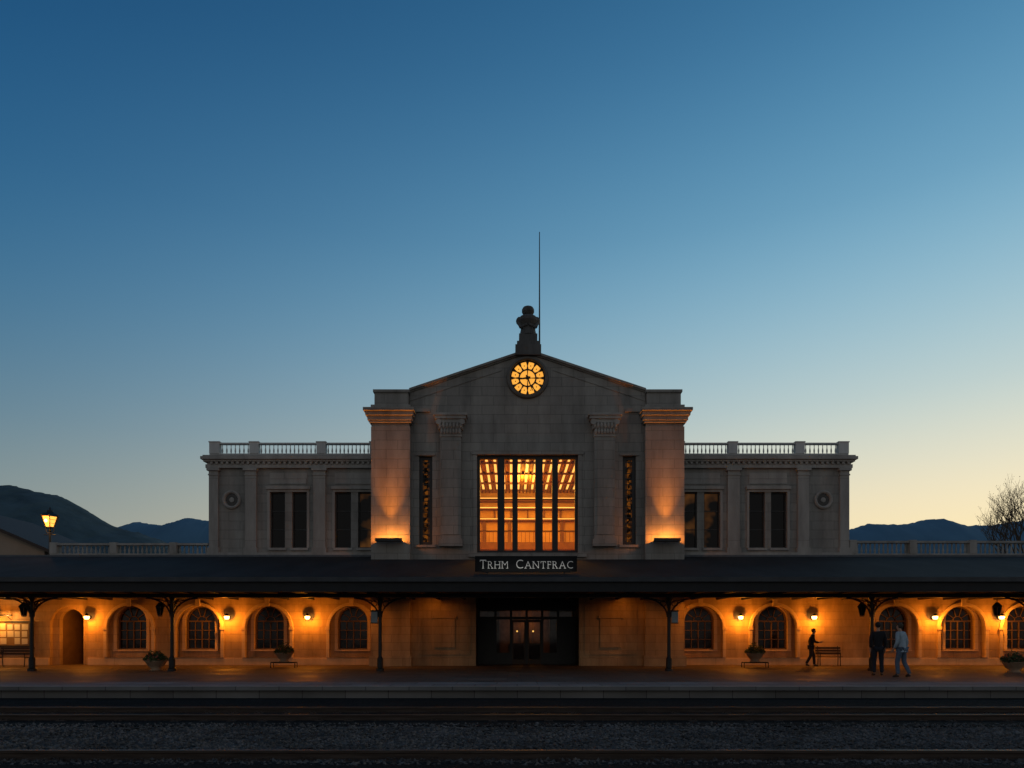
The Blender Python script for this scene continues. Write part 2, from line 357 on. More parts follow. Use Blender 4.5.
def outl(a,b_,door,hw,zs):
    if not door: return rect(a,b_,0,5.45)
    pts=[(a,0),(DOORX-hw,0)]
    for i in range(17):
        t=math.pi-math.pi*i/16; pts.append((DOORX+hw*math.cos(t),zs+hw*math.sin(t)))
    pts+=[(DOORX+hw,0),(b_,0),(b_,5.45),(a,5.45)]
    return pts
for side in(-1,1):
    xs=[x for x in AW if x*side>0]
    if side<0: a,b_=-34,-5.8
    else: a,b_=5.8,34
    wall2d("arcade_wall",outl(a,b_,side<0,0.95,2.0),[arch(x,0.35,1.12,1.85) for x in xs],DW,DW+.2,M_plaster,st)
    wall2d("arcade_niche_wall",outl(a,b_,side<0,0.6,2.2),[arch(x,0.78,0.74,2.2) for x in xs],DW+.201,DW+.45,M_plaster,st)
    mb=MB()
    if side<0: mb.box(-34,DOORX-.7,DW+.8,DW+4.4,0.002,5.4); mb.box(DOORX+.7,-5.8,DW+.8,DW+4.4,0.002,5.4); mb.box(DOORX-.7,DOORX+.7,DW+2.4,DW+4.4,0.002,5.4); mb.box(DOORX-.7,DOORX+.7,DW+.8,DW+2.399,3.2,5.4)
    else: mb.box(5.8,34,DW+.8,DW+4.4,0.002,5.4)
    mb.obj("ground_storey_block",M_void,st)
    mb=MB()
    segs=[(a,DOORX-.97),(DOORX+.97,-7.6)] if side<0 else [(7.6,34)]
    for s0,s1 in segs:
        mb.box(s0,s1,DW-.07,DW-.002,0,0.32); mb.box(s0,s1,DW-.045,DW-.002,0.322,0.37)
    mb.obj("plinth",M_arch,st)
    mb=MB(); mb.box(a,-7.6,DW-.18,DW-.002,5.0,5.2) if side<0 else mb.box(7.6,b_,DW-.18,DW-.002,5.0,5.2); mb.obj("string_course",M_trim,st)
M_brown=mat("brown_window_paint",(0.16,0.10,0.06),(.12,.075,.045),rough=.6)
for x in AW:
    me=curve_mesh(arch(x,0.372,1.27,1.85),[arch(x,0.3725,1.12,1.85)],DW-.11,DW-.001)
    mb=MB(); mb.add(me)
    mb.box(x-.11,x+.11,DW-.17,DW-.112,2.93,3.28)
    mb.box(x-1.32,x-1.09,DW-.15,DW-.112,1.76,1.92); mb.box(x+1.09,x+1.32,DW-.15,DW-.112,1.76,1.92)
    mb.obj("archivolt",M_arch,st)
    me=curve_mesh(arch(x,0.7805,0.90,2.2),[arch(x,0.781,0.745,2.2)],DW+.13,DW+.199); mb=MB(); mb.add(me); mb.obj("window_surround",M_arch,st)
    me=curve_mesh(arch(x,0.78,0.74,2.2),[arch(x,0.84,0.68,2.2)],DW+.30,DW+.38); mb=MB(); mb.add(me)
    y=DW+.33
    mb.box(x-.025,x+.025,y,y+.05,.84,2.2)
    mb.box(x-.36,x-.33,y,y+.05,.84,2.2); mb.box(x+.33,x+.36,y,y+.05,.84,2.2)
    for z in (1.28,1.74): mb.box(x-.68,x+.68,y+.004,y+.045,z-.02,z+.02)
    mb.box(x-.68,x+.68,y-.01,y+.06,2.16,2.23)
    for t in (36,72,108,144):
        t=math.radians(t); mb.tube((x+.22*math.cos(t),y+.02,2.2+.22*math.sin(t)),(x+.68*math.cos(t),y+.02,2.2+.68*math.sin(t)),.022,n=4)
    mb.path([(x+.24*math.cos(math.pi*i/10),y+.02,2.2+.24*math.sin(math.pi*i/10)) for i in range(11)],.022,4)
    w=mb.obj("arched_window",M_brown,st)
    me=curve_mesh(arch(x,0.80,0.72,2.2),[],DW+.385,DW+.40); q=MB(); q.add(me); q.obj("pane",M_glass,w)
    s=MB(); s.box(x-.9,x+.9,DW+.08,DW+.3,.70,.778); s.obj("sill",M_arch,w)
mb=MB(); x=DOORX
mb.box(x-.7,x-.605,DW+.451,DW+2.38,0,3.1); mb.box(x+.605,x+.7,DW+.451,DW+2.38,0,3.1); mb.box(x-.7,x+.7,DW+2.381,DW+2.399,0,3.1); mb.box(x-.7,x+.7,DW+.451,DW+2.38,3.101,3.19)
mb.obj("passage_wall",mat("passage_plaster",(0.2,0.12,0.06),rough=.9),st)

M_hole=mat("medallion_dark_glass",(0.012,0.012,0.013),rough=.25)
def wing(s):
    if s<0:
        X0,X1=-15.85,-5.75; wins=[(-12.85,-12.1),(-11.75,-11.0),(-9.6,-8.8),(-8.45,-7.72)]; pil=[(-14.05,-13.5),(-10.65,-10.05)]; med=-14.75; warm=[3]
    else:
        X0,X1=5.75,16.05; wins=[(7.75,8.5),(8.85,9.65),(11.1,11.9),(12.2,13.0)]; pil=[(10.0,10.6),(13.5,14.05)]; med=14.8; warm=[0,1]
    zb,zt=5.85,8.65
    wall2d("wing_wall",rect(X0,X1,5.46,10.2),[rect(a,b,zb,zt) for a,b in wins],DW,DW+.32,M_stone,st)
    mb=MB(); mb.box(X0,X1,DW+.46,DW+13,5.46,10.2)
    if s>0: mb.box(X1-.3,X1,DW+.321,DW+.459,5.46,10.2)
    else: mb.box(X0,X0+.3,DW+.321,DW+.459,5.46,10.2)
    mb.obj("wing_block",M_stone,st)
    for i,(a,b) in enumerate(wins):
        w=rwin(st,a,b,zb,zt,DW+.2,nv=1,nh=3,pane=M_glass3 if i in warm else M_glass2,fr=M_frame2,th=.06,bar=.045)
        q=MB(); q.box(a-.08,b+.08,DW-.09,DW-.002,zb-.12,zb-.002); q.obj("sill",M_trim,w)
    for i in (0,2):
        a=wins[i][0]; b=wins[i+1][1]
        mb=MB(); mb.box(a-.16,b+.16,DW-.14,DW-.002,zt+.12,zt+.27); mb.box(a-.1,b+.1,DW-.05,DW-.003,zt+.002,zt+.118)
        mb.box(a-.13,a-.002,DW-.05,DW-.003,zb,zt); mb.box(b+.002,b+.13,DW-.05,DW-.003,zb,zt); mb.obj("window_surround",M_trim,st)
        mb=MB(); mb.box(a,b,DW-.03,DW-.002,zt+.4,zt+.95); mb.obj("panel",M_trim,st)
    for a,b in pil+[(X0,X0+.45) if s<0 else (X1-.45,X1)]:
        mb=MB(); mb.box(a,b,DW-.14,DW-.002,5.85,9.45); mb.box(a-.06,b+.06,DW-.2,DW-.002,5.6,5.848)
        mb.box(a-.03,b+.03,DW-.17,DW-.002,9.452,9.52); mb.box(a,b,DW-.15,DW-.002,9.522,9.68); mb.box(a-.08,b+.08,DW-.23,DW-.002,9.682,9.80)
        mb.obj("pilaster",M_trim,st)
    o=MB(); n=28; prof=[(.46,-.001),(.46,-.10),(.40,-.14),(.33,-.10),(.30,-.001)]
    for r,yy in prof:
        for i in range(n): t=2*math.pi*i/n; o.v.append((med+r*math.cos(t),DW+yy,8.25+r*math.sin(t)))
    for k in range(4):
        for i in range(n): j=(i+1)%n; o._f((k*n+i,k*n+j,(k+1)*n+j,(k+1)*n+i))
    md=o.obj("medallion",M_trim,st); q=MB(); q.lathe([(.31,-.012),(.31,-.006)],(med,DW,8.25),28,axis='y'); q.obj("medallion_pane",M_hole,md)
    q=MB(); q.lathe([(.13,-.03),(.10,-.05),(.001,-.06)],(med,DW,8.25),16,axis='y'); q.obj("medallion_boss",M_trim,md)
    mb=MB()
    def band(dx,z0,z1):
        if s<0: mb.box(X0-dx,-7.4,DW-dx,DW-.002,z0,z1); mb.box(X0-dx,X0-.002,DW,DW+13,z0,z1)
        else: mb.box(7.4,X1+dx,DW-dx,DW-.002,z0,z1); mb.box(X1+.002,X1+dx,DW,DW+13,z0,z1)
    band(.16,9.82,10.0); band(.10,10.002,10.12); band(.24,10.122,10.22); band(.34,10.222,10.36); band(.26,10.362,10.44)
    mb.obj("cornice",M_trim,st)
    mb=MB(); xx=X0+.1 if s<0 else 7.6
    while xx<(-7.6 if s<0 else X1-.1): mb.box(xx,xx+.12,DW-.22,DW-.102,10.005,10.119); xx+=.26
    mb.obj("dentil_band",M_trim,st)
    mb=MB(); mb.box(X0,X1,DW+.3,DW+13,10.442,10.5); mb.obj("wing_roof",M_trim,st)
    ped=[(-15.85,-15.35),(-13.85,-13.4),(-10.5,-10.05),(-7.85,-7.5)] if s<0 else [(7.55,7.85),(10.05,10.5),(13.4,13.85),(15.55,16.05)]
    mb=MB(); ya,yb=DW-.05,DW+.15
    x0_,x1_=(X0,-7.5) if s<0 else (7.55,X1)
    mb.box(x0_,x1_,ya-.02,yb+.02,10.502,10.56); mb.box(x0_,x1_,ya-.02,yb+.02,11.03,11.10)
    for i,(a,b) in enumerate(ped):
        mb.box(a,b,ya-.05,yb+.05,10.561,11.11); mb.box(a-.03,b+.03,ya-.07,yb+.07,11.111,11.16)
    for (a,b),(c,d) in zip(ped[:-1],ped[1:]):
        nb=int((c-b)/.2)
        for k in range(nb):
            xc=b+(c-b)*(k+.5)/nb
            mb.lathe([(.04,0),(.022,.03),(.042,.12),(.04,.2),(.018,.32),(.022,.43),(.04,.47)],(xc,(ya+yb)/2,10.56),6)
    mb.obj("balustrade",M_palestone,st)
wing(-1); wing(1)
mb=MB(); mb.box(-15.95,-7.55,DW-.22,DW-.002,5.46,5.6); mb.obj("string_course",M_trim,st)
mb=MB(); mb.box(7.55,16.15,DW-.22,DW-.002,5.46,5.6); mb.obj("string_course",M_trim,st)
for a,b in ((-23.9,-15.97),(16.17,34)):
    mb=MB(); zt=6.1 if a<0 else 6.22
    mb.box(a,b,DW+.05,DW+.45,5.452,5.58); mb.box(a,b,DW+.05,DW+.4,zt-.10,zt)
    x=a
    while x<b:
        if x+.35<b: mb.box(x,x+.35,DW+.03,DW+.42,5.581,zt+.04)
        nx=min(x+3.0,b); k=x+.45
        while k<nx-.06: mb.lathe([(.06,0),(.035,.04),(.06,.15),(.03,.32),(.05,zt-.10-5.58)],(k,DW+.22,5.58),6); k+=.22
        x=nx+.0001
    mb.obj("balustrade",M_trim,st)
mb=MB(); mb.box(-34,-15.96,DW+.452,DW+4.4,5.401,5.46); mb.box(16.16,34,DW+.452,DW+4.4,5.401,5.46); mb.obj("terrace_roof",M_trim,st)

# -- centre block
GX=5.7; ZE=13.2; ZA=15.1
ent=2.5; EZ=3.35
WX0,WX1,WZ0,WZ1=-2.44,2.44,5.45,10.19
CZ=PZ(378,DC)
holes=[rect(WX0,WX1,WZ0,WZ1),rect(-5.24,-4.6,5.84,10.15),rect(4.6,5.24,5.84,10.15),circ(0,CZ,.84)]
wall2d("centre_wall",[(-GX,4.9),(GX,4.9),(GX,ZE),(0,ZA-.02),(-GX,ZE)],holes,DC,DC+.4,M_stone,st)
wall2d("entrance_wall",[(-GX,0),(-ent,0),(-ent,EZ),(ent,EZ),(ent,0),(GX,0),(GX,4.898),(-GX,4.898)],[],DC,DC+.4,M_plaster,st)
mb=MB(); mb.box(-GX,-GX+.3,DC+.401,48,0,ZE); mb.box(GX-.3,GX,DC+.401,48,0,ZE); mb.prism([(-GX,0),(GX,0),(GX,ZE),(0,ZA-.02),(-GX,ZE)],48.001,48.4); mb.obj("centre_block",M_stone,st)
M_slate=mat("roof_lead",(0.10,0.10,0.105),rough=0.6)
mb=MB(); k=(ZA-ZE)/GX
for s in(-1,1): mb.prism([(0,ZA),(s*GX,ZE),(s*GX,ZE+.12),(0,ZA+.12)] ,DC+.41,48.5)
mb.obj("gable_roof",M_slate,st)
mb=MB()
for s in(-1,1):
    for dz0,dz1,y0 in ((.0,.06,DC-.07),(.062,.17,DC-.16)): mb.prism([(0,ZA+dz0),(s*GX,ZE+dz0),(s*GX,ZE+dz1),(0,ZA+dz1)],y0,DC+.409)
mb.obj("raking_cornice",M_stone,st)
for s in(-1,1):
    mb=MB(); mb.prism([(s*1.25,ZA-.42-1.25*k),(s*GX,ZE-.42),(s*GX,ZE-.36),(s*1.25,ZA-.36-1.25*k)],DC-.03,DC-.002); mb.obj("gable_moulding",M_stone,st)
    mb=MB(); a,b=sorted((s*GX,s*4.7)); mb.box(a,b,DC-.12,DC-.002,12.25,12.4); mb.obj("string_course",M_stone,st)
for s in(-1,1):
    def bx(a,b,y0,z0,z1,y1=34.6):
        lo,hi=sorted((s*a,s*b)); mb.box(lo,hi,y0,y1,z0,z1)
    mb=MB(); bx(5.62,7.48,DP,0.5,4.9); bx(5.55,7.56,DP-.08,0,.498); mb.obj("pylon_base",M_plaster,st)
    mb=MB()
    bx(5.62,7.48,DP,4.901,11.45); bx(5.66,7.44,DP+.06,11.452,11.62)
    bx(5.55,7.55,DP-.08,11.622,11.72)
    bx(5.50,7.62,DP-.16,11.722,11.92); bx(5.44,7.70,DP-.28,11.922,12.10); bx(5.38,7.78,DP-.42,12.102,12.24); 
    bx(5.60,7.50,DP+.02,12.242,12.5)
    bx(5.72,7.34,DP+.12,12.502,13.12); bx(5.66,7.40,DP+.05,13.122,13.24)
    mb.obj("pylon",M_stone,st)
    mb=MB(); a,b=3.2,4.18
    bx(a,b,DC-.28,6.1,11.0,DC-.002); bx(a-.08,b+.08,DC-.36,5.75,6.098,DC-.002)
    bx(a+.14,b-.14,DC-.31,6.3,10.85,DC-.282)
    mb.obj("pilaster",M_stone,st)
    mb=MB(); c=(a+b)/2
    bx(a-.03,b+.03,DC-.32,11.0,11.07,DC-.002)
    for r,(w,dp,z0,z1) in enumerate([(.50,.32,11.072,11.35),(.58,.38,11.352,11.62),(.66,.44,11.622,11.8)]):
        bx(c-w,c+w,DC-dp,z0,z1,DC-.002)
    for r,(w,z,q) in enumerate([(.50,11.1,7),(.58,11.36,7)]):
        for i in range(q):
            xx=s*c-w+ (i+.5)*2*w/q
            mb.ball((xx,DC-.36-.06*r,z+.14),.09,(0.8,.7,1.5),8,6)
    for t in(-1,1): mb.lathe([(.14,-.05),(.14,.05),(.06,.07),(.001,.08)],(s*c+t*.56,DC-.44,11.66),12,axis='y')
    bx(c-.74,c+.74,DC-.52,11.802,11.95,DC-.002); bx(c-.80,c+.80,DC-.58,11.952,12.06,DC-.002)
    mb.obj("capital",M_trim,st)
    w=rwin(st,*sorted((s*5.24,s*4.6)),5.84,10.15,DC+.2,nv=3,nh=16,pane=M_slit,th=.17,bar=.035)
    mb=MB(); bx(4.46,5.38,DC-.09,10.152,10.25,DC-.002); bx(4.42,5.42,DC-.12,5.72,5.838,DC-.002)
    mb.obj("window_surround",M_stone,st)
    mb=MB(); bx(2.75,5.3,DC-.04,.55,.62,DC-.002); bx(2.75,5.3,DC-.04,2.9,2.97,DC-.002); bx(2.75,2.85,DC-.04,.622,2.898,DC-.002); bx(5.2,5.3,DC-.04,.622,2.898,DC-.002)
    bx(3.5,4.5,DC-.08,.9,2.3,DC-.002); bx(3.42,4.58,DC-.12,2.302,2.42,DC-.002)
    mb.obj("panel",M_plaster,st)
mb=MB(); y=DC+.18
mb.box(WX0,WX0+.14,y-.08,y+.1,WZ0,WZ1); mb.box(WX1-.14,WX1,y-.08,y+.1,WZ0,WZ1); mb.box(WX0+.14,WX1-.14,y-.08,y+.1,WZ0,WZ0+.14); mb.box(WX0+.14,WX1-.14,y-.08,y+.1,WZ1-.16,WZ1)
for px,w in ((501,.34),(515,.26),(539,.36),(555,.28)):
    xx=PX(px,DC+.1); mb.box(xx-w/2,xx+w/2,y-.1,y+.08,WZ0+.14,WZ1-.16)
for z in (6.55,8.1): mb.box(WX0+.14,WX1-.14,y-.02,y+.03,z-.018,z+.018)
bw=mb.obj("great_window",M_frame,st); q=MB(); q.box(WX0+.05,WX1-.05,y+.02,y+.026,WZ0+.05,WZ1-.05); q.obj("pane",M_clear,bw)
mb=MB(); mb.box(WX0-.18,WX0-.002,DC-.08,DC-.002,WZ0,WZ1); mb.box(WX1+.002,WX1+.18,DC-.08,DC-.002,WZ0,WZ1); mb.box(WX0-.24,WX1+.24,DC-.12,DC-.002,WZ1+.002,WZ1+.18); mb.box(WX0-.4,WX1+.4,DC-.2,DC-.002,WZ0-.2,WZ0-.002)
mb.obj("window_surround",M_stone,st)
# clock
ck=MB(); 
prof=[(.84,.0),(.84,-.12),(.90,-.17),(.99,-.14),(1.02,-.03),(1.02,0.0)]
n=48
for r,z in prof:
    for i in range(n):
        t=2*math.pi*i/n; ck.v.append((r*math.cos(t),DC-.003+z,CZ+r*math.sin(t)))
for a in range(len(prof)-1):
    for i in range(n):
        j=(i+1)%n; ck._f((a*n+i,a*n+j,(a+1)*n+j,(a+1)*n+i))
clock=ck.obj("clock",mat("clock_ring_bronze",(0.14,0.13,0.11),rough=0.5),st)
q=MB(); q.lathe([(.845,0),(.845,.03)],(0,DC+.03,CZ),48,axis='y'); q.obj("clock_face",M_clock,clock)
q=MB()
def ringseg(r0,r1):
    o=len(q.v); n=48
    for r in (r0,r1):
        for yy in (DC+.0,DC+.02):
            for i in range(n): t=2*math.pi*i/n; q.v.append((r*math.cos(t),yy,CZ+r*math.sin(t)))
    for a,b in ((0,2),(2,3),(3,1),(1,0)):
        for i in range(n): j=(i+1)%n; q._f((o+a*n+i,o+a*n+j,o+b*n+j,o+b*n+i))
ringseg(.37,.44); ringseg(.78,.84)
for i in range(12):
    ang=2*math.pi*i/12; dx,dz=math.sin(ang),math.cos(ang)
    q.tube((dx*.44,DC+.01,CZ+dz*.44),(dx*.60,DC+.01,CZ+dz*.60),.05,.022,6)
    q.tube((dx*.60,DC+.01,CZ+dz*.60),(dx*.80,DC+.01,CZ+dz*.80),.022,.085,6)
    if i%3==0: q.tube((dx*.12,DC+.01,CZ+dz*.12),(dx*.40,DC+.01,CZ+dz*.40),.014,.03,6)
    a2=ang+math.pi/12; dx,dz=math.sin(a2),math.cos(a2)
    q.ball((dx*.605,DC+.01,CZ+dz*.605),.028,(1,.5,1),8,6)
q.obj("clock_marks",M_frame,clock)
for nm,ang,ln,w in (("hour_hand",math.radians(262),.46,.06),("minute_hand",math.radians(158),.66,.045)):
    q=MB(); dx,dz=math.sin(ang),math.cos(ang)
    q.tube((-dx*.14,DC-.02,CZ-dz*.14),(dx*ln,DC-.02,CZ+dz*ln),w,w*.4,6); q.ball((0,DC-.02,CZ),.10,(1,.4,1),10,6); q.obj(nm,M_frame,clock)
# finial
mb=MB(); fx,fy=0.03,DC+.25
mb.box(fx-.62,fx+.62,fy-.5,fy+.5,ZA-.15,ZA+.34); mb.box(fx-.54,fx+.54,fy-.42,fy+.42,ZA+.341,ZA+.54); mb.box(fx-.44,fx+.44,fy-.36,fy+.36,ZA+.541,ZA+.92)
mb.lathe([(.40,0),(.40,.12),(.36,.3),(.36,.45),(.42,.55),(.50,.68),(.50,.82),(.40,.92),(.24,.98),(.19,1.02),(.24,1.08),(.30,1.18),(.30,1.3),(.24,1.4),(.12,1.46),(.001,1.47)],(fx,fy,ZA+.921),20)
for s in(-1,1):
    mb.ball((fx+s*.42,fy-.02,ZA+1.66),.17,(1,1.1,1.2),10,6); mb.tube((fx+s*.44,fy-.05,ZA+1.60),(fx+s*.36,fy-.26,ZA+1.26),.11,.08,8); mb.tube((fx+s*.36,fy-.26,ZA+1.26),(fx+s*.04,fy-.38,ZA+1.36),.08,.06,8)
for s in (-.24,-.12,0,.12,.24): mb.tube((fx+s,fy-.33,ZA+.93),(fx+s*.8,fy-.31,ZA+1.35),.04,.03,5)
mb.obj("finial",M_statue,st)
ax=PX(539.5,33.6); mb=MB(); mb.tube((ax,33.6,ZA-.1),(ax,33.6,ZA+2.5),.045,.035,8); mb.tube((ax,33.6,ZA+2.5),(ax,33.6,PZ(232,33.6)),.035,.02,6); mb.obj("antenna",M_dark,st)

# hall interior
mb=MB(); hx=5.3
mb.box(-hx,hx,DC+.41,46,5.0,5.2); mb.box(-hx,-hx+.1,DC+.42,46,5.201,11.2); mb.box(hx-.1,hx,DC+.42,46,5.201,11.2); mb.box(-hx,hx,46.001,46.2,5.2,11.2); mb.box(-hx,hx,DC+.41,46,11.201,11.4)
mb.obj("hall_room",M_hall,st)
mb=MB()
nbm=44
for i in range(nbm+1):
    x=-5.0+i*10/nbm; mb.box(x-.035,x+.035,DC+.6,45.9,11.08,11.199)
for yy in (36.0,38.0,40.5,43.0): mb.box(-hx+.1,hx-.1,yy-.05,yy+.05,11.03,11.198)
mb.box(-hx+.1,hx-.1,45.5,45.99,10.45,10.60); mb.box(-hx+.1,hx-.1,45.6,45.99,9.95,10.02)
mb.box(-hx+.1,hx-.1,45.7,45.99,9.2,9.3)
for x in (-4.1,-3.0,-1.9,-.8,.3,1.4,2.5,3.6): mb.box(x-.05,x+.05,45.85,45.99,9.3,9.95)
for x in (-4.4,-2.6,-.9,.9,2.6,4.4): mb.box(x-.11,x+.11,45.8,45.99,5.2,9.2)
mb.box(-hx+.1,hx-.1,43.2,43.3,8.05,8.13); mb.box(-hx+.1,hx-.1,43.2,43.3,7.35,7.42)
for i in range(40): x=-5+i*.255; mb.box(x-.015,x+.015,43.23,43.27,7.42,8.05)
mb.box(-hx+.1,hx-.1,43.1,46,6.95,7.34)
mb.obj("hall_beams",M_halltrim,st)
mb=MB()
for i in range(nbm):
    x=-5.0+(i+.5)*10/nbm
    if i%2==0: mb.box(x-.07,x+.07,34.5,45,11.15,11.19)
mb.box(-hx+.12,hx-.12,45.55,45.65,10.61,10.70); mb.box(-hx+.12,hx-.12,45.62,45.68,10.03,10.09); mb.box(-hx+.12,hx-.12,45.72,45.78,9.31,9.35)
mb.obj("ceiling_light",M_strip,st)
l=light("hall_light",'AREA',(0,39.5,10.7),720,(1,.40,.045),st); l.data.shape='RECTANGLE'; l.data.size=8; l.data.size_y=9
light("hall_light",'POINT',(0,41.5,10.3),340,(1,.44,.06),st,size=.25)
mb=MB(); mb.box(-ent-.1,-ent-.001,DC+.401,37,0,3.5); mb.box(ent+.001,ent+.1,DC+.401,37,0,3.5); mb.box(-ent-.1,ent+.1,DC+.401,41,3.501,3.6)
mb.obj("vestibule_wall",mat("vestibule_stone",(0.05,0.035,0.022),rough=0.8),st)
mb=MB()
for x in (-2.45,-1.6,-.8,0,.8,1.6,2.4): mb.box(x-.06,x+.06,35.0,35.1,0,3.5)
mb.box(-2.5,2.5,35.001,35.099,2.3,2.44); mb.box(-2.5,2.5,34.98,35.12,2.75,3.5)
mb.box(-2.5,-1.66,35.02,35.08,0,2.3); mb.box(1.66,2.5,35.02,35.08,0,2.3); mb.box(-1.54,-.86,35.02,35.08,0,.6); mb.box(.86,1.54,35.02,35.08,0,.6)
dr=mb.obj("door_screen",M_frame,st)
MD=mat("door_bronze",(0.05,0.03,0.018),rough=0.4,metal=.5)
for x in (-.8,0):
    q=MB(); q.box(x+.06,x+.12,35.02,35.07,.02,2.28); q.box(x+.68,x+.74,35.02,35.07,.02,2.28); q.box(x+.12,x+.68,35.02,35.07,.02,.25); q.box(x+.12,x+.68,35.02,35.07,2.15,2.28); q.box(x+.12,x+.68,35.03,35.06,1.0,1.08)
    d=q.obj("door",MD,dr)
    h=MB(); hxx=x+.64 if x<0 else x+.16; h.tube((hxx,34.95,.95),(hxx,34.95,1.35),.018); h.tube((hxx,34.95,.98),(hxx,35.03,.98),.012); h.tube((hxx,34.95,1.32),(hxx,35.03,1.32),.012); h.obj("door_handle",M_railtop,d)
q=MB(); q.box(-2.45,2.45,35.045,35.05,.01,3.4); q.obj("pane",M_clear,dr)
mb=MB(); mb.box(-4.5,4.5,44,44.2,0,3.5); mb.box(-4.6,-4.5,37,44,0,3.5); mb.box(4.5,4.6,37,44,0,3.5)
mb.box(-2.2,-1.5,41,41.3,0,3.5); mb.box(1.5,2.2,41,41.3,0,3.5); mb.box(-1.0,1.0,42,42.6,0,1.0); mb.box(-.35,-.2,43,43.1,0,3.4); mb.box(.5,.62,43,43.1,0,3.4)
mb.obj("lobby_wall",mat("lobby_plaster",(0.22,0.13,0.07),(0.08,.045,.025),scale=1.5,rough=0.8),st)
light("lobby_light",'POINT',(0.2,42.9,2.2),18,(1,.36,.05),st,size=.08)
mb=MB()
for x in (-.45,0.5): mb.ball((x,40.5,1.75),.05)
mb.obj("lobby_lamp",M_strip,st)

# ---------- canopy ----------
cn=empty("platform_canopy",(0,28,0),"dark metal canopy over the platform on slender iron posts","canopy")
EY,EZ0,EZ1=26.0,3.10,3.60; BY,BZ=34.0,5.42
sl_=(BZ-EZ1)/(BY-EY); yA=DP-.02; zA=EZ1+sl_*(yA-EY)
mb=MB(); mb.prismx([(EY,EZ1),(yA,zA),(yA,zA-.1),(EY,EZ1-.1)],-40,40)
for a,b in ((-40,-7.56),(7.56,40)): mb.prismx([(yA,zA),(DW-.2,zA+(DW-.2-yA)*sl_),(DW-.2,zA+(DW-.2-yA)*sl_-.1),(yA,zA-.1)],a,b)
mb.box(-5.55,5.55,yA,DC-.002,zA-.1,zA)
mb.obj("canopy_roof",M_metalroof,cn)
mb=MB(); mb.box(-40,40,EY-.12,EY-.002,EZ0,EZ1+.02); mb.box(-40,40,EY-.16,EY-.121,EZ0,EZ0+.08); mb.obj("fascia",mat("fascia_paint",(0.014,0.015,0.016),rough=.7),cn)
mb=MB(); mb.box(-40,40,EY-.24,EY-.123,EZ1-.12,EZ1+.05); mb.obj("gutter",mat("gutter_zinc",(0.055,0.06,0.065),(0.03,0.033,0.036),rough=.6,scale=1.5),cn)
mb=MB(); mb.box(-40,-7.6,DW-.32,DW-.201,5.38,5.47); mb.box(7.6,40,DW-.32,DW-.201,5.38,5.47); mb.obj("flashing",mat("lead_flashing",(0.12,0.13,0.14),rough=.6),cn)
mb=MB(); mb.box(-40,40,EY,DP-.1,3.28,3.34); mb.obj("soffit",M_wood,cn)
mb=MB(); x=-39
while x<39.5: mb.box(x-.05,x+.05,EY+.01,DP-.1,3.16,3.279); x+=1.2
mb.obj("rafters",M_wood,cn)
PY=27.9; PXs=[PX(p,PY) for p in (32,172,380,669,872,1031)]
mb=MB(); mb.box(-40,40,PY-.09,PY+.09,3.0,3.158); mb.obj("beam",M_dark,cn)
def post(x):
    mb=MB(); mb.lathe([(.16,0),(.16,.10),(.12,.14),(.12,.5),(.10,.55),(.075,.6),(.07,2.3),(.10,2.33),(.10,2.4),(.065,2.45),(.065,2.85),(.12,2.95),(.14,2.998)],(x,PY,0),14)
    p=mb.obj("post",M_dark,cn)
    for dx,dy in ((1,0),(-1,0),(0,-1),(0,1)):
        b=MB(); R=1.0 if dx else .7; pts=[]
        for i in range(9):
            t=math.pi/2*i/8; rr=R*(1-math.cos(t)); zz=2.2+(.78)*math.sin(t); pts.append((x+dx*(.06+rr),PY+dy*(.06+rr),zz))
        b.path(pts,.035,6); b.tube((x+dx*.07,PY+dy*.07,2.8),(x+dx*R*.75,PY+dy*R*.75,2.97),.02,n=6)
        c=(x+dx*.24,PY+dy*.24,2.76); ring=[(c[0]+dx*.12*math.cos(a),c[1]+dy*.12*math.cos(a),c[2]+.12*math.sin(a)) for a in [2*math.pi*i/10 for i in range(11)]]
        b.path(ring,.018,5); b.obj("bracket",M_dark,p)
for x in PXs: post(x)
for x in (-23,-18.2,-8.0,-4.3,4.3,8.0,17.0,22.5):  # unseen soffit downlights, added to brighten the bays and arcade wall
    q=MB(); q.lathe([(.14,-.03),(.14,.0)],(x,31.0,3.275),16); rl=q.obj("added_fill_downlight",M_bulb,cn)
    light("lamp_light",'SPOT',(x,31.5,3.22),40 if abs(x)<5 else 70,WARM,rl,size=.1,spot_size=math.radians(150),spot_blend=.6,rot=(math.radians(30),0,0))

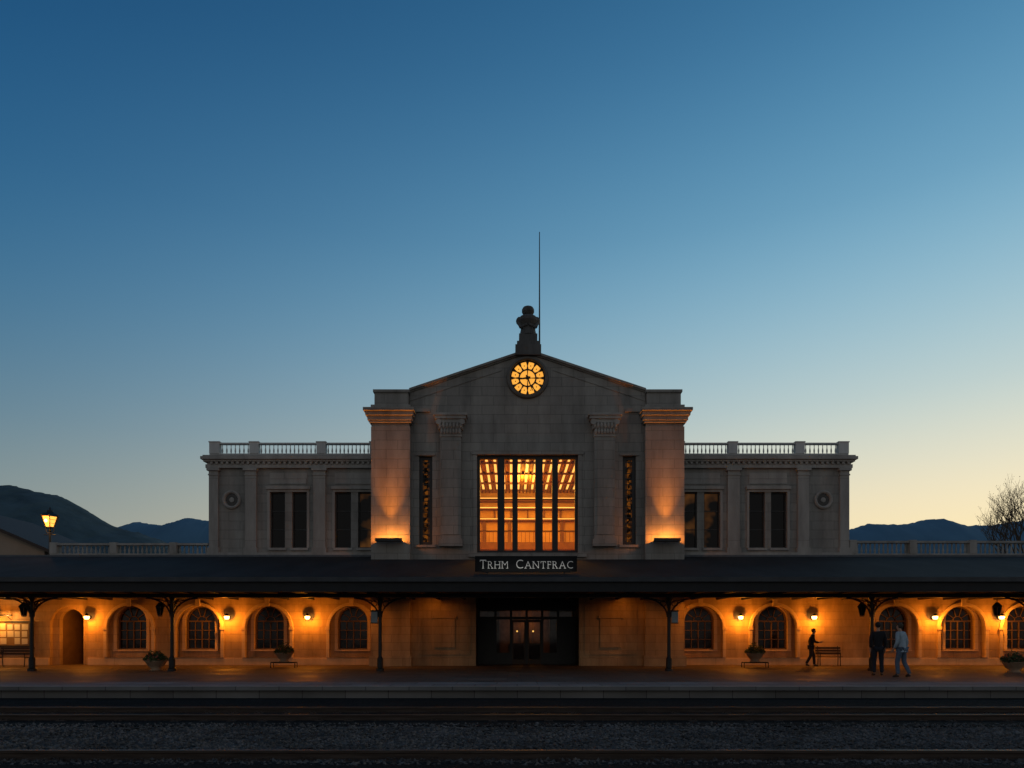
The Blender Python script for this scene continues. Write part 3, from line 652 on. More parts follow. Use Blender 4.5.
# ---------- station name sign ----------
SY=27.5; sg=empty("station_sign",(0,SY,4.0),"dark name board with pale serif lettering above the canopy","sign")
x0,x1=PX(475,SY),PX(577,SY)
mb=MB(); mb.box(x0,x1,SY,SY+.06,PZ(571.5,SY),PZ(556,SY))
for xx in (x0+.5,x1-.5): mb.tube((xx,SY+.08,3.85),(xx,SY+.08,PZ(557,SY)),.025); mb.tube((xx,SY+.08,PZ(558,SY)),(xx,SY+.7,4.05),.02)
mb.obj("sign_board",M_board,sg)
tx=MB(); pen=0
txt=[("T",1),("R",.84),("H",.84),("M",.84),(" ",1),("C",1),("A",.84),("N",.84),("T",.84),("F",.84),("R",.84),("A",.84),("C",.84)]
for ch,s in txt:
    if ch==" ": pen+=.34; continue
    cu=bpy.data.curves.new("glyph",'FONT'); cu.body=ch; cu.size=.60*s; cu.extrude=.015; cu.offset=-.011
    ob=bpy.data.objects.new("glyph",cu); COL.objects.link(ob)
    me=bpy.data.meshes.new_from_object(ob.evaluated_get(bpy.context.evaluated_depsgraph_get()))
    bpy.data.objects.remove(ob)
    xs=[v.co.x for v in me.vertices]; mn,mxx=min(xs),max(xs); ys_=[v.co.y for v in me.vertices]
    me.transform(Matrix.Translation((pen-mn,0,0))); me.transform(Matrix.Rotation(math.radians(90),4,'X')); tx.add(me)
    hgt=max(ys_)
    if ch in "TRHMNAF":
        foot={'T':[(mxx-mn)/2],'R':[.03,(mxx-mn)-.03],'H':[.03,(mxx-mn)-.03],'M':[.03,(mxx-mn)-.03],'N':[.03],'A':[.02,(mxx-mn)-.02],'F':[.03]}[ch]
        for fxx in foot: tx.box(pen+fxx-.055,pen+fxx+.055,-.014,.014,-.001,.018)
        if ch in "RHMNF": tx.box(pen-.03,pen+.07,-.014,.014,hgt-.018,hgt+.001)
        if ch in "HN": tx.box(pen+(mxx-mn)-.08,pen+(mxx-mn)+.03,-.014,.014,hgt-.018,hgt+.001)
        if ch in "TF": tx.box(pen+(mxx-mn)-.018,pen+(mxx-mn),-.014,.014,hgt-.085,hgt)
        if ch=="T": tx.box(pen,pen+.018,-.014,.014,hgt-.085,hgt)
    pen+=(mxx-mn)+.10
a=np.array(tx.v); wl=PX(480,SY); wr=PX(573,SY); a[:,0]=wl+a[:,0]/a[:,0].max()*(wr-wl); a[:,1]+=SY-.025; a[:,2]=a[:,2]*.86+PZ(568.5,SY)
tx.v=a.tolist(); tx.obj("lettering",M_signw,sg)
q=MB(); zs=PZ(572.5,SY); q.box(x0+.3,x1-.3,SY-.34,SY-.30,zs-.03,zs)
for xx in (x0+.4,x1-.4): q.tube((xx,SY-.30,zs-.015),(xx,SY+.02,zs+.02),.012,n=5)
sh=q.obj("sign_light",M_dark,sg); l=light("lamp_light",'AREA',((x0+x1)/2,SY-.32,zs+.01),3.2,(1,.96,.88),sh); l.data.shape='RECTANGLE'; l.data.size=3.6; l.data.size_y=.04; l.rotation_euler=(math.radians(180-45),0,0)

# ---------- wall lamps ----------
def wall_lamp(loc,label):
    x,y,z=loc; e=empty("wall_lamp",loc,label,"wall lamp","lit wall lamps along the arcade")
    mb=MB(); mb.lathe([(.09,0),(.09,-.03),(.05,-.05)],(x,y,z),12,axis='y'); mb.path([(x,y-.04,z),(x,y-.14,z+.08),(x,y-.24,z+.13)],.018,6)
    mb.lathe([(.13,0),(.10,.05),(.05,.10),(.02,.13),(.001,.14)],(x,y-.26,z+.06),14); mb.obj("lamp_bracket",M_dark,e)
    mb=MB(); mb.lathe([(.05,-.11),(.10,-.08),(.13,0),(.12,.055)],(x,y-.26,z),14); mb.obj("lamp_glass",M_bulb,e,smooth=True)
    light("lamp_light",'POINT',(x,y-.44,z-.06),112,WARM,e,size=.06)
    return e
LX=[PX(p,DW) for p in (90,229,309,739,812,932,998)]
w0=wall_lamp((LX[0],DW-.002,2.38),"glowing amber lantern on the stone arcade wall")
for x in LX[1:]+[-26.6]: copy_thing(w0,(x,DW-.002,2.38))  # last copy is an extra lamp out of view, added to light the notice board
def uplight(x):
    z=PZ(541,DP)
    e=empty("floodlight",(x,DP-.3,z),"lit amber floodlight trough washing the stone pylon","floodlight","floodlights on the pylons")
    mb=MB(); mb.box(x-.62,x+.62,DP-.50,DP-.10,z-.08,z-.03); mb.box(x-.03,x+.03,DP-.10,DP-.004,z-.08,z-.04); mb.box(x-.63,x+.63,DP-.53,DP-.501,z-.08,z+.07); mb.obj("lamp_housing",M_dark,e)
    mb=MB(); mb.box(x-.56,x+.56,DP-.44,DP-.16,z-.029,z-.01); mb.obj("lamp_glass",M_bulb,e)
    # soft flood for the shaft and cornice
    light("lamp_light",'SPOT',(x,DP-.46,z+.02),1150,(1,.27,.022),e,size=.02,spot_size=math.radians(52),spot_blend=1.0,rot=(math.radians(180+1),0,0))
    for dx,en in ((-.5,26),(0,34),(.5,26)): light("lamp_light",'POINT',(x+dx,DP-.42,z+.02),en,(1,.27,.022),e,size=.02)
uplight(-6.55); uplight(6.55)

# ---------- street lamp ----------
lx,ly=PX(50,40),40; lz=PZ(527,40)
e=empty("street_lamp",(lx,ly,0),"tall iron street lamp with a glowing amber lantern","street lamp")
mb=MB(); mb.lathe([(.2,0),(.2,.3),(.12,.5),(.08,1.0),(.06,lz-.3),(.10,lz-.22),(.05,lz-.15),(.05,lz-.02)],(lx,ly,0),12); mb.tube((lx-.35,ly,lz-.45),(lx+.35,ly,lz-.45),.025)
for s in(-1,1): mb.path([(lx+s*.05,ly,lz-.4),(lx+s*.2,ly,lz-.3),(lx+s*.24,ly,lz-.12),(lx+s*.17,ly,lz-.02)],.022,6)
mb.obj("lamp_post",M_dark,e)
mb=MB(); mb.lathe([(.22,0),(.42,.58)],(lx,ly,lz),6); mb.obj("lamp_glass",M_bulb2,e)
mb=MB(); mb.ball((lx,ly-.36,lz+.32),.085,(1,1,1.3)); mb.obj("lamp_bulb",M_bulb,e)
mb=MB(); mb.lathe([(.24,-.05),(.24,0.0)],(lx,ly,lz),6); mb.lathe([(.50,.585),(.48,.65),(.34,.76),(.20,.84),(.16,.92),(.16,.97),(.06,1.02),(.05,1.1),(.001,1.2)],(lx,ly,lz),6)
for i in range(6):
    t=2*math.pi*i/6; mb.tube((lx+.23*math.cos(t),ly+.23*math.sin(t),lz),(lx+.44*math.cos(t),ly+.44*math.sin(t),lz+.59),.03,n=4); mb.ball((lx+.47*math.cos(t),ly+.47*math.sin(t),lz+.66),.05,n=6,m=4)
    t2=2*math.pi*(i+1)/6
    for rr,zz in ((.30,.2),(.37,.4)): mb.tube((lx+rr*math.cos(t),ly+rr*math.sin(t),lz+zz),(lx+rr*math.cos(t2),ly+rr*math.sin(t2),lz+zz),.014,n=4)
mb.obj("lantern_frame",M_dark,e)
light("lamp_light",'POINT',(lx,ly-.65,lz+.2),70,(1,.42,.08),e,size=.2)

# ---------- neighbouring house ----------
hs=empty("house",(-38,46,0),"low rendered house with a pitched dark roof behind the station","house")
rx,rz=-39.0,10.3; exr,ezr=PX(52,45),PZ(554,45); sl=(rz-ezr)/(exr-rx)
mb=MB(); wx=exr-.9; mb.prism([(2*rx-wx,0),(wx,0),(wx,ezr+.9*sl-.05),(rx,rz-.1),(2*rx-wx,ezr+.9*sl-.05)],45.6,54); mb.obj("wall",mat("house_render",(0.36,0.29,0.22),(0.3,0.24,0.18),scale=1),hs)
mb=MB()
for s in(-1,1): mb.prism([(rx,rz),(rx+s*(exr-rx),ezr),(rx+s*(exr-rx),ezr+.22),(rx,rz+.22)],45,54.5)
mb.obj("roof",mat("house_tiles",(0.05,0.033,0.026),(0.03,0.022,0.017),scale=6),hs)
rwin(hs,-35.2,-34.2,5.2,6.6,45.55,2,2)

# ---------- planters, benches ----------
def planter(loc,stand,label,r=.30,flow=False):
    x,y,_=loc; e=empty("planter",(x,y,0),label,"planter","planters on the platform"); b=.0
    mb=MB()
    if stand:
        for sx in(-.55,.55):
            for sy in(-.18,.18): mb.tube((x+sx,y+sy,0),(x+sx,y+sy,.22),.018,n=6)
        mb.path([(x-.55,y-.18,.22),(x+.55,y-.18,.22),(x+.55,y+.18,.22),(x-.55,y+.18,.22),(x-.55,y-.18,.22)],.018,6)
        for k in range(5): mb.box(x-.56,x+.56,y-.17+k*.07,y-.12+k*.07,.238,.255)
        mb.obj("stand",M_dark,e); b=.256; mb=MB()
    mb.lathe([(r*.62,0),(r*.66,.03),(r*.45,.08),(r*.8,.2),(r*1.1,.38),(r*1.2,.42),(r*1.05,.42),(r*.9,.37)],(x,y,b),18); mb.obj("pot",M_pot,e,smooth=True)
    mb=MB()
    for k in range(900):
        a=random.uniform(0,6.28); rr=r*1.2*math.sqrt(random.random()); h=random.random()
        c=Vector((x+rr*math.cos(a),y+rr*math.sin(a),b+.40+h*.46*(1-(rr/(r*1.35))**2)*(.8+.3*math.sin(a*3+x))+random.uniform(-.02,.05)))
        d=Vector((random.uniform(-1,1),random.uniform(-1,1),random.uniform(-.3,1))).normalized()*.065; n2=d.orthogonal().normalized()*.026
        o=len(mb.v); mb.v+=[tuple(c-d),tuple(c+n2),tuple(c+d),tuple(c-n2)]; mb.cur=1 if flow and random.random()<.12 else 0; mb._f((o,o+1,o+2,o+3))
    mb.obj("plant",[M_leaf,M_flower],e)
    return e
def gp(px,py): d=H*F/(py-HY); return PX(px,d),d
x,y=gp(156,670.5); planter((x,y,0),False,"leafy green plant in a stone bowl on the platform",.38,True)
x,y=gp(284,667.5); planter((x,y,0),True,"flowering plant in a bowl on a low metal stand",.36,True)
x,y=gp(755,667.5); planter((x,y,0),True,"bushy plant in a bowl on a low metal stand",.36)
x,y=gp(1014,672.5); planter((x,y,0),False,"leafy plant in a wide bowl near the platform edge",.36,True)
def bench(loc,w,label,rot=0):
    e=empty("bench",(0,0,0),label,"bench","benches against the arcade wall")
    mb=MB()
    for k in range(4): mb.box(-w/2,w/2,-.25+k*.12,-.15+k*.12,.43,.455)
    mb.obj("seat",M_benchwood,e)
    mb=MB()
    for k in range(3): mb.box(-w/2,w/2,.22+k*.025,.245+k*.025,.55+k*.13,.65+k*.13)
    mb.obj("backrest",M_benchwood,e)
    for sx in(-1,1):
        mb=MB(); X=sx*(w/2-.12)
        mb.tube((X,-.24,0),(X,-.2,.43),.022); mb.tube((X,.24,0),(X,.2,.43),.022); mb.tube((X,.2,.43),(X,.31,.95),.02); mb.tube((X,-.24,.42),(X,.22,.42),.02)
        mb.path([(X,-.22,.43),(X,-.24,.64),(X,.24,.66)],.02,6); mb.obj("leg",M_dark,e)
    e.location=loc; e.rotation_euler[2]=rot; W[e.name]=Vector(loc); return e
bench((PX(12,32.2),32.3,0),1.6,"dark timber bench with iron legs below the notice board")
bench((PX(831,33),33.2,0),1.15,"short timber bench with iron arms beside the wall",math.radians(-12))
nx=PX(12,DW); nb=empty("notice_board",(nx,DW-.1,1.0),"framed notice board covered with pale papers","notice board")
mb=MB(); mb.box(nx-.95,nx+.95,DW-.09,DW-.003,.98,2.12); mb.obj("board",mat("cork",(0.3,0.2,0.1),rough=.9),nb)
mb=MB(); mb.box(nx-1.02,nx+1.02,DW-.13,DW-.003,2.121,2.2); mb.box(nx-1.02,nx+1.02,DW-.13,DW-.003,.9,.979); mb.box(nx-1.02,nx-.951,DW-.13,DW-.003,.98,2.12); mb.box(nx+.951,nx+1.02,DW-.13,DW-.003,.98,2.12); mb.obj("frame",M_frame,nb)
for i in range(5):
    for j in range(3):
        if random.random()<.9:
            xx=nx-.88+i*.36; zz=1.04+j*.36; q=MB(); q.box(xx,xx+random.uniform(.24,.32),DW-.1,DW-.094,zz,zz+random.uniform(.26,.32)); q.obj("paper",M_paper,nb)
mb=MB(); mb.tube((nx-.3,DW-.42,2.48),(nx+.3,DW-.42,2.48),.03); mb.tube((nx,DW-.42,2.48),(nx,DW-.05,2.25),.015); lb=mb.obj("lamp_bracket",M_dark,nb)
light("lamp_light",'POINT',(nx,DW-.55,2.38),30,(1,.5,.14),lb,size=.03)  # lamp and bracket added above the board to brighten its papers
M_pale=mat("pale_sign_paint",(0.35,0.42,0.45),rough=.5)
def hsign(x,label,s):
    e=empty("hanging_sign",(x,PY,2.4),label,"sign","small signs on the canopy posts")
    mb=MB(); a,b=sorted((x+s*.10,x+s*.36)); mb.box(a,b,PY-.05,PY+.05,1.98,2.42); mb.obj("sign_panel",M_pale,e)
    mb=MB(); mb.box(a-.02,b+.02,PY-.06,PY+.06,2.421,2.46); mb.box(a-.02,b+.02,PY-.06,PY+.06,1.94,1.979); mb.tube((x,PY,2.47),(x+s*.40,PY,2.47),.015); mb.obj("bracket",M_dark,e)
hsign(PXs[2],"small pale sign panel on a canopy post",-1); hsign(PXs[3],"small pale sign panel on a canopy post",1)
def hlantern(x):
    z=2.5; yy=PY+.4; e=empty("hanging_lantern",(x,yy,3.15),"unlit dark iron lantern hanging below the canopy","lantern","lanterns hanging below the canopy")
    mb=MB(); mb.tube((x,yy,3.28),(x,yy,z+.3),.015); mb.lathe([(.06,.32),(.19,.17),(.20,.13)],(x,yy,z),6); mb.lathe([(.10,-.26),(.10,-.22)],(x,yy,z),6)
    for i in range(6):
        t=2*math.pi*i/6; mb.tube((x+.165*math.cos(t),yy+.165*math.sin(t),z+.13),(x+.09*math.cos(t),yy+.09*math.sin(t),z-.22),.013,n=4)
    mb.obj("lantern_frame",M_dark,e)
    q=MB(); q.lathe([(.08,-.21),(.15,.125)],(x,yy,z),6); q.obj("lamp_glass",M_glass,e); return e
h0=hlantern(PX(160,28.3))
for p in (24,862,997): copy_thing(h0,(PX(p,28.3),PY+.4,3.15))

# ---------- mountains ----------
def hill(name,prof,Y,depth,m,seed,rough):
    xs=[PX(a,Y) for a,b in prof]; zs=[PZ(b,Y) for a,b in prof]
    x0,x1=xs[0],xs[-1]; nx=420; ny=26; r=np.random.default_rng(seed)
    ph=r.uniform(0,6.28,12); V=[];Fc=[]
    for j in range(ny+1):
        t=j/ny*2-1
        for i in range(nx+1):
            x=x0+(x1-x0)*i/nx; h=np.interp(x,xs,zs)
            n=sum(math.sin(x/(depth*.5)*(k+1)*1.7+ph[k]+t*(k+1)*1.3)/(k+1) for k in range(10))*rough
            hh=(h)*(1-abs(t)**1.6)+n*(1-abs(t))+r.normal(0,rough*.22)*(1-abs(t)**3)
            V.append((x,Y+t*depth,max(hh,-1)-.5))
    for j in range(ny):
        for i in range(nx): a=j*(nx+1)+i; Fc.append((a,a+1,a+nx+2,a+nx+1))
    mb=MB(); mb.v=V; mb.f=Fc; mb.mi=[0]*len(Fc); o=mb.obj(name,m,smooth=True); o["kind"]="structure"
M_h1=mat("hazed_forest_hill_near",(0.055,0.10,0.12),(0.028,0.058,0.07),scale=.03,rough=1,bump=.8,dist=6)  # both hill colours have bluish aerial haze mixed into the albedo
M_h2=mat("hazed_forest_hill_far",(0.09,0.20,0.29),(0.07,0.16,0.235),scale=.01,rough=1,bump=.5,dist=5)
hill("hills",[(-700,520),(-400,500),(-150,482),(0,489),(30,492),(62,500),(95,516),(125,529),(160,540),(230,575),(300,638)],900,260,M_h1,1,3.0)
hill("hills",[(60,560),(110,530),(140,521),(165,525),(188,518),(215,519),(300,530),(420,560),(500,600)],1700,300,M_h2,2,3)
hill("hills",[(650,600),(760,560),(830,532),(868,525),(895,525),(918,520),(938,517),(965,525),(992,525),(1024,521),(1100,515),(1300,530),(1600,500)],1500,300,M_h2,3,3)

# ---------- tree ----------
def tree(base,ztop,xl,xc,seed):
    r=random.Random(seed); e=empty("tree",base,"spreading tree with fine bare branches behind the terrace","tree")
    tr=MB(); cr=MB(); bx,by,bz=base; tips=[]
    def grow(p,d,l,rad,lev,mbx):
        segs=3; q=Vector(p); dd=Vector(d); j=.06 if lev==0 else .2
        for s in range(segs):
            dd=(dd+Vector((r.uniform(-j,j),r.uniform(-j,j),r.uniform(-.04,.12)))).normalized()
            nq=q+dd*l/segs; r0=rad*(1-.3*s/segs); r1=rad*(1-.3*(s+1)/segs); mbx.tube(q,nq,r0,r1,6 if lev<3 else 3,caps=False); q=nq
            if lev>=5: tips.append(Vector(q))
        if lev<7:
            nb=4 if lev==0 else (3 if lev<4 else 2); a0=r.uniform(0,6.28)
            for k in range(nb):
                a=a0+k*6.28/nb+r.uniform(-.4,.4); sp=.75 if lev<2 else .85
                nd=(dd+Vector((math.cos(a)*sp,math.sin(a)*sp,r.uniform(-.1,.35)))).normalized()
                grow(q,nd,l*r.uniform(.66,.84),rad*.60,lev+1,cr)
    grow((0,0,0),(0,0,1),3.6,.36,0,tr)
    for t in tips:
        if r.random()<.5:
            c=t+Vector((r.gauss(0,.1),r.gauss(0,.1),r.gauss(0,.1))); d=Vector((r.uniform(-1,1),r.uniform(-1,1),r.uniform(-1,1))).normalized()*.06; n=d.orthogonal().normalized()*.035
            o=len(cr.v); cr.v+=[tuple(c-d),tuple(c+n),tuple(c+d),tuple(c-n)]; cr.cur=1; cr._f((o,o+1,o+2,o+3))
    A=np.array(tr.v); B=np.array(cr.v); k=(ztop-bz)/np.percentile(B[:,2],99.7); cx=np.median(B[:,0]); kx=(xc-xl)/(cx-np.percentile(B[:,0],1.5))
    for X in (A,B): X[:,0]=(X[:,0]-cx)*kx+xc; X[:,1]=X[:,1]*kx+by; X[:,2]=X[:,2]*k+bz
    tr.v=A.tolist(); cr.v=B.tolist(); e.location=(xc,by,bz); W[e.name]=Vector((xc,by,bz))
    tr.obj("trunk",M_bark,e)
    cr.obj("crown",[M_bark,mat("autumn_leaves",(0.22,0.15,0.06),(0.12,0.08,0.035),scale=2)],e)
tree((0,60,-.4),PZ(474,60),PX(984,60),PX(1017,60),5)

# ---------- people ----------
M_skin=mat("skin",(0.45,0.27,0.18),(0.4,0.23,0.15),rough=.6,bump=.03)
def skinmesh(verts,edges,root,sub=2):
    me=bpy.data.meshes.new("sk"); me.from_pydata([v[0] for v in verts],edges,[]); ob=bpy.data.objects.new("sk",me); COL.objects.link(ob)
    md=ob.modifiers.new("skin",'SKIN'); md.use_smooth_shade=True
    sv=me.skin_vertices[0].data
    for i,v in enumerate(verts):
        rr=v[1]; rr=(rr,rr) if not isinstance(rr,tuple) else rr; sv[i].radius=rr; sv[i].use_root=(i==root)
    sb=ob.modifiers.new("sub",'SUBSURF'); sb.levels=sub; sb.render_levels=sub
    out=bpy.data.meshes.new_from_object(ob.evaluated_get(bpy.context.evaluated_depsgraph_get())); bpy.data.objects.remove(ob); bpy.data.meshes.remove(me)
    return out
BASE=dict(pelvis=(0,0,.96),waist=(0,0,1.10),chest=(0,0,1.30),neckb=(0,.01,1.46),neck=(0,0,1.53),jaw=(0,-.02,1.585),head=(0,-.005,1.66),crown=(0,0,1.73),
 shL=(.17,0,1.42),elL=(.22,.03,1.14),wrL=(.22,-.04,.90),haL=(.22,-.06,.83),shR=(-.17,0,1.42),elR=(-.22,.03,1.14),wrR=(-.22,-.04,.90),haR=(-.22,-.06,.83),
 hiL=(.095,0,.90),knL=(.105,-.02,.50),anL=(.11,.03,.09),toL=(.12,-.15,.035),hiR=(-.095,0,.90),knR=(-.105,-.02,.50),anR=(-.11,.03,.09),toR=(-.12,-.15,.035))
def person(loc,rotz,scale,pose,label,ctop,cleg,chair,long_top=False):
    J=dict(BASE); J.update(pose); e=empty("person",loc,label,"person")
    def V(n,r): return (J[n],r)
    names=[("pelvis",(.13,.10)),("waist",(.12,.09)),("chest",(.14,.10)),("neckb",.07),("neck",.052),("jaw",.068),("head",(.078,.092)),("crown",.05),
      ("shL",.058),("elL",.042),("wrL",.028),("haL",.03),("shR",.058),("elR",.042),("wrR",.028),("haR",.03),
      ("hiL",.085),("knL",.055),("anL",.038),("toL",.03),("hiR",.085),("knR",.055),("anR",.038),("toR",.03)]
    verts=[V(n,r) for n,r in names]; ix={n:i for i,(n,r) in enumerate(names)}
    E=[(a,b) for a,b in zip(range(7),range(1,8))]
    for s in "LR":
        E+=[(ix["chest"],ix["sh"+s]),(ix["sh"+s],ix["el"+s]),(ix["el"+s],ix["wr"+s]),(ix["wr"+s],ix["ha"+s]),(ix["pelvis"],ix["hi"+s]),(ix["hi"+s],ix["kn"+s]),(ix["kn"+s],ix["an"+s]),(ix["an"+s],ix["to"+s])]
        h=Vector(J["ha"+s]); w=Vector(J["wr"+s]); d=(h-w).normalized(); side=d.cross(Vector((1,0,0)))
        side=side.normalized() if side.length>.1 else Vector((0,1,0))
        for k,ln in enumerate((.062,.07,.066,.052)):
            off=side*((k-1.5)*.02); p1=h+off+d*.03; p2=p1+d*ln*.55; p3=p2+d*ln*.45+Vector((0,-.012,0))
            i0=len(verts); verts+=[(tuple(p1),.010),(tuple(p2),.009),(tuple(p3),.007)]; E+=[(ix["ha"+s],i0),(i0,i0+1),(i0+1,i0+2)]
        i0=len(verts); p1=h+side*(-.035)-d*.01; verts+=[(tuple(p1),.011),(tuple(p1-side*.018+d*.04),.009)]; E+=[(ix["ha"+s],i0),(i0,i0+1)]
    hd=Vector(J["head"]); jw=Vector(J["jaw"]); fr=Vector((0,-1,0))
    i0=len(verts); verts.append((tuple(hd*.6+jw*.4+fr*.095),.012)); E.append((ix["head"],i0))
    me=skinmesh(verts,E,0,1); me.materials.append(M_skin)
    b=bpy.data.objects.new("body",me); COL.objects.link(b); b.parent=e; me.polygons.foreach_set("use_smooth",[True]*len(me.polygons))
    def cloth(nm,chain,edges,m):
        ids={n:i for i,(n,r) in enumerate(chain)}
        me=skinmesh([V(n,r) for n,r in chain],[(ids[a],ids[b]) for a,b in edges],0,2); me.materials.append(m)
        me.polygons.foreach_set("use_smooth",[True]*len(me.polygons)); o=bpy.data.objects.new(nm,me); COL.objects.link(o); o.parent=e; return o
    J["hem"]=tuple(Vector(J["pelvis"])+Vector((0,0,-.16 if long_top else -.05)))
    for s in "LR":
        J["cu"+s]=tuple(Vector(J["wr"+s])*.9+Vector(J["el"+s])*.1); J["he"+s]=J["an"+s]
    cloth("jacket",[("pelvis",(.155,.125)),("waist",(.145,.115)),("chest",(.175,.13)),("neckb",.085),("shL",.078),("elL",.060),("cuL",.043),("shR",.078),("elR",.060),("cuR",.043),("hem",(.165,.13))],
      [("pelvis","waist"),("waist","chest"),("chest","neckb"),("chest","shL"),("shL","elL"),("elL","cuL"),("chest","shR"),("shR","elR"),("elR","cuR"),("pelvis","hem")],ctop)
    cloth("trousers",[("pelvis",(.14,.11)),("hiL",.10),("knL",.075),("heL",.062),("hiR",.10),("knR",.075),("heR",.062)],[("pelvis","hiL"),("hiL","knL"),("knL","heL"),("pelvis","hiR"),("hiR","knR"),("knR","heR")],cleg)
    M_shoe=mat("shoe_leather",(0.02,0.018,0.016),rough=.5)
    for s in "LR":
        a=Vector(J["an"+s]); t=Vector(J["to"+s]); bk=a+(a-t).normalized()*.04; bk.z=a.z-.045
        vs=[(tuple(bk),.04),(tuple(a.lerp(t,.5)+Vector((0,0,-.015))),.045),(tuple(t),.036),(tuple(a+Vector((0,0,.01))),.048)]
        me=skinmesh(vs,[(0,1),(1,2),(1,3)],1,1); me.materials.append(M_shoe); o=bpy.data.objects.new("shoe",me); COL.objects.link(o); o.parent=e
    c=Vector(J["head"])-fr*.018+Vector((0,0,.028)); mb=MB(); mb.ball((0,0,0),.102,(.92,1.02,.98),14,10)
    vv=[]
    for v in mb.v:
        v=Vector(v); 
        if v.dot(fr)>.02 and v.z<.03: v-=fr*(v.dot(fr)-.0)*.9; v*=.85
        vv.append(tuple(v+c+Vector([random.uniform(-.004,.004) for _ in range(3)])))
    mb.v=vv; o=mb.obj("hair",mat("hair",chair,rough=.8),None,loc=(0,0,0),smooth=True); o.parent=e
    side=fr.cross(Vector((0,0,1))).normalized()
    for t in(-1,1):
        mb=MB(); mb.ball(tuple(hd+fr*.083+side*t*.032+Vector((0,0,-.005))),.011,n=8,m=6); o=mb.obj("eye",M_frame,None,loc=(0,0,0)); o.parent=e
        mb=MB(); mb.ball(tuple(hd+side*t*.083+Vector((0,0,-.02))),.025,(.45,.7,1.1),8,6); o=mb.obj("ear",M_skin,None,loc=(0,0,0)); o.parent=e
    e.scale=(scale,)*3; e.rotation_euler[2]=rotz; return e
M_blk=mat("black_wool",(0.015,0.015,0.017),rough=.9,bump=.3,scale=30)
M_blk2=mat("dark_denim",(0.02,0.022,0.03),rough=.9,scale=30)
M_grey=mat("grey_blue_jacket",(0.36,0.44,0.50),(0.27,0.35,0.40),rough=.8,scale=12,bump=.4)
M_jean=mat("blue_denim",(0.10,0.15,0.21),(0.07,0.105,0.15),rough=.9,scale=20)
walk=dict(waist=(0,-.02,1.10),chest=(0,-.06,1.30),neckb=(0,-.08,1.45),neck=(0,-.10,1.52),jaw=(0,-.13,1.575),head=(0,-.12,1.65),crown=(0,-.115,1.72),shL=(.17,-.06,1.42),shR=(-.17,-.06,1.42),
 knL=(.10,-.13,.51),anL=(.10,-.15,.09),toL=(.10,-.33,.04),knR=(-.10,.02,.50),anR=(-.10,.22,.13),toR=(-.10,.07,.035),elL=(.23,.05,1.16),wrL=(.23,.02,.92),haL=(.23,.0,.85),elR=(-.22,-.12,1.16),wrR=(-.16,-.34,1.10),haR=(-.14,-.40,1.13))
person((PX(811,32.2),32.2,0),math.radians(72),1.02,walk,"person in dark coat and trousers mid-stride by the bench",M_blk,M_blk2,(0.02,0.015,0.01),True)
dB=24.4; person((PX(878,dB),dB,0),math.radians(165),1.08,dict(knL=(.11,-.03,.5),anL=(.12,.03,.09),toL=(.15,-.14,.035)),"person standing in black coat and dark trousers",M_blk,M_blk2,(0.02,0.015,0.01),True)
dC=23.4; lean=dict(waist=(0,-.01,1.10),chest=(0,-.04,1.30),neckb=(0,-.05,1.45),neck=(0,-.075,1.52),jaw=(0,-.10,1.575),head=(0,-.09,1.65),crown=(0,-.085,1.72),shL=(.17,-.04,1.42),shR=(-.17,-.04,1.42),
 elL=(.22,-.02,1.14),wrL=(.2,-.14,.93),haL=(.19,-.19,.88),elR=(-.22,.03,1.15),wrR=(-.23,-.03,.91),haR=(-.225,-.05,.84),
 knL=(.10,-.10,.50),anL=(.11,-.06,.09),toL=(.12,-.24,.035),knR=(-.11,.0,.50),anR=(-.12,.19,.11),toR=(-.13,.03,.035))
person((PX(902,dC),dC,0),math.radians(-150),1.06,lean,"person in light blue jacket and jeans walking on the platform",M_grey,M_jean,(0.06,0.045,0.03))

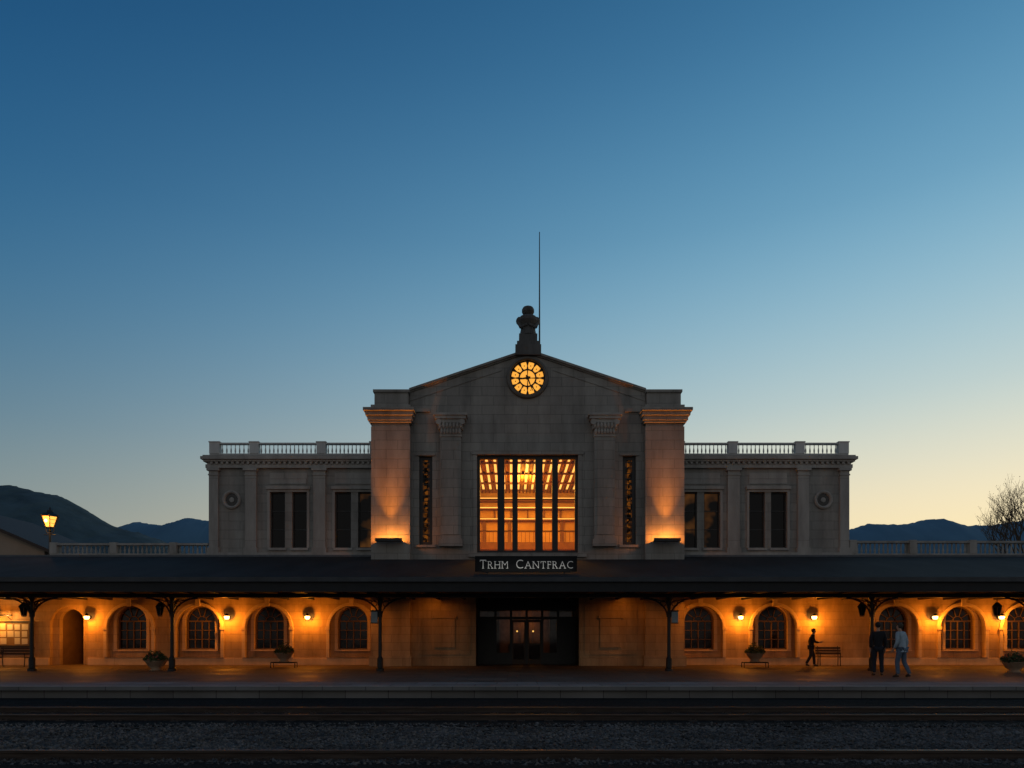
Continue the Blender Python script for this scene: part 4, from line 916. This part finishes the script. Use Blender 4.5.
# ---------- world ----------
w=bpy.data.worlds.new("World"); scene.world=w; w.use_nodes=True; nt=w.node_tree; N=nt.nodes.new; L=nt.links.new
bg=nt.nodes["Background"]; tc=N("ShaderNodeTexCoord"); sp=N("ShaderNodeSeparateXYZ"); L(tc.outputs["Generated"],sp.inputs[0])
def ramp(stops):
    r=N("ShaderNodeValToRGB"); els=r.color_ramp.elements
    while len(els)<len(stops): els.new(0.5)
    for e_,(p,c) in zip(els,stops): e_.position=p; e_.color=srgb(*c)
    r.color_ramp.interpolation='B_SPLINE'
    L(sp.outputs[2],r.inputs[0]); return r
cold=ramp([(0,(168,160,142)),(.09,(153,155,146)),(.17,(127,144,146)),(.26,(96,130,149)),(.38,(61,113,148)),(.5,(40,94,136)),(.64,(23,73,117)),(.8,(14,55,95)),(1,(10,42,78))])
warm=ramp([(0,(255,230,160)),(.08,(255,232,172)),(.15,(254,234,190)),(.22,(230,226,202)),(.30,(190,209,208)),(.40,(149,190,208)),(.5,(108,163,194)),(.64,(61,120,162)),(.8,(28,76,118)),(1,(12,45,80))])
back=ramp([(0,(137,135,132)),(.15,(147,144,140)),(.35,(133,137,142)),(.7,(66,90,114)),(1,(12,45,80))])
cb=N("ShaderNodeCombineXYZ"); L(sp.outputs[0],cb.inputs[0]); L(sp.outputs[1],cb.inputs[1]); nm=N("ShaderNodeVectorMath"); nm.operation='NORMALIZE'; L(cb.outputs[0],nm.inputs[0])
def dot(v):
    d=N("ShaderNodeVectorMath"); d.operation='DOT_PRODUCT'; d.inputs[1].default_value=v; L(nm.outputs[0],d.inputs[0]); return d.outputs["Value"]
az=math.radians(50)
m1=N("ShaderNodeMapRange"); m1.interpolation_type='LINEAR'; m1.inputs[1].default_value=-.05; m1.inputs[2].default_value=.98; L(dot((math.sin(az),math.cos(az),0)),m1.inputs[0])
pw=N("ShaderNodeMath"); pw.operation='POWER'; pw.inputs[1].default_value=1.35; L(m1.outputs[0],pw.inputs[0])
m2=N("ShaderNodeMapRange"); m2.interpolation_type='SMOOTHSTEP'; m2.inputs[1].default_value=.45; m2.inputs[2].default_value=-.45; L(dot((0,1,0)),m2.inputs[0])
mx1=N("ShaderNodeMix"); mx1.data_type='RGBA'; L(pw.outputs[0],mx1.inputs["Factor"]); L(cold.outputs[0],mx1.inputs["A"]); L(warm.outputs[0],mx1.inputs["B"])
mx2=N("ShaderNodeMix"); mx2.data_type='RGBA'; L(m2.outputs[0],mx2.inputs["Factor"]); L(mx1.outputs["Result"],mx2.inputs["A"]); L(back.outputs[0],mx2.inputs["B"])
L(mx2.outputs["Result"],bg.inputs["Color"]); bg.inputs["Strength"].default_value=1.0
s=bpy.data.lights.new("sun",'SUN'); s.energy=.12; s.angle=math.radians(4); s.color=(1,.7,.45); so=bpy.data.objects.new("sun",s); COL.objects.link(so)
dv=Vector((-math.sin(math.radians(80)),-math.cos(math.radians(80)),-.10)); so.rotation_euler=dv.to_track_quat('-Z','Y').to_euler()
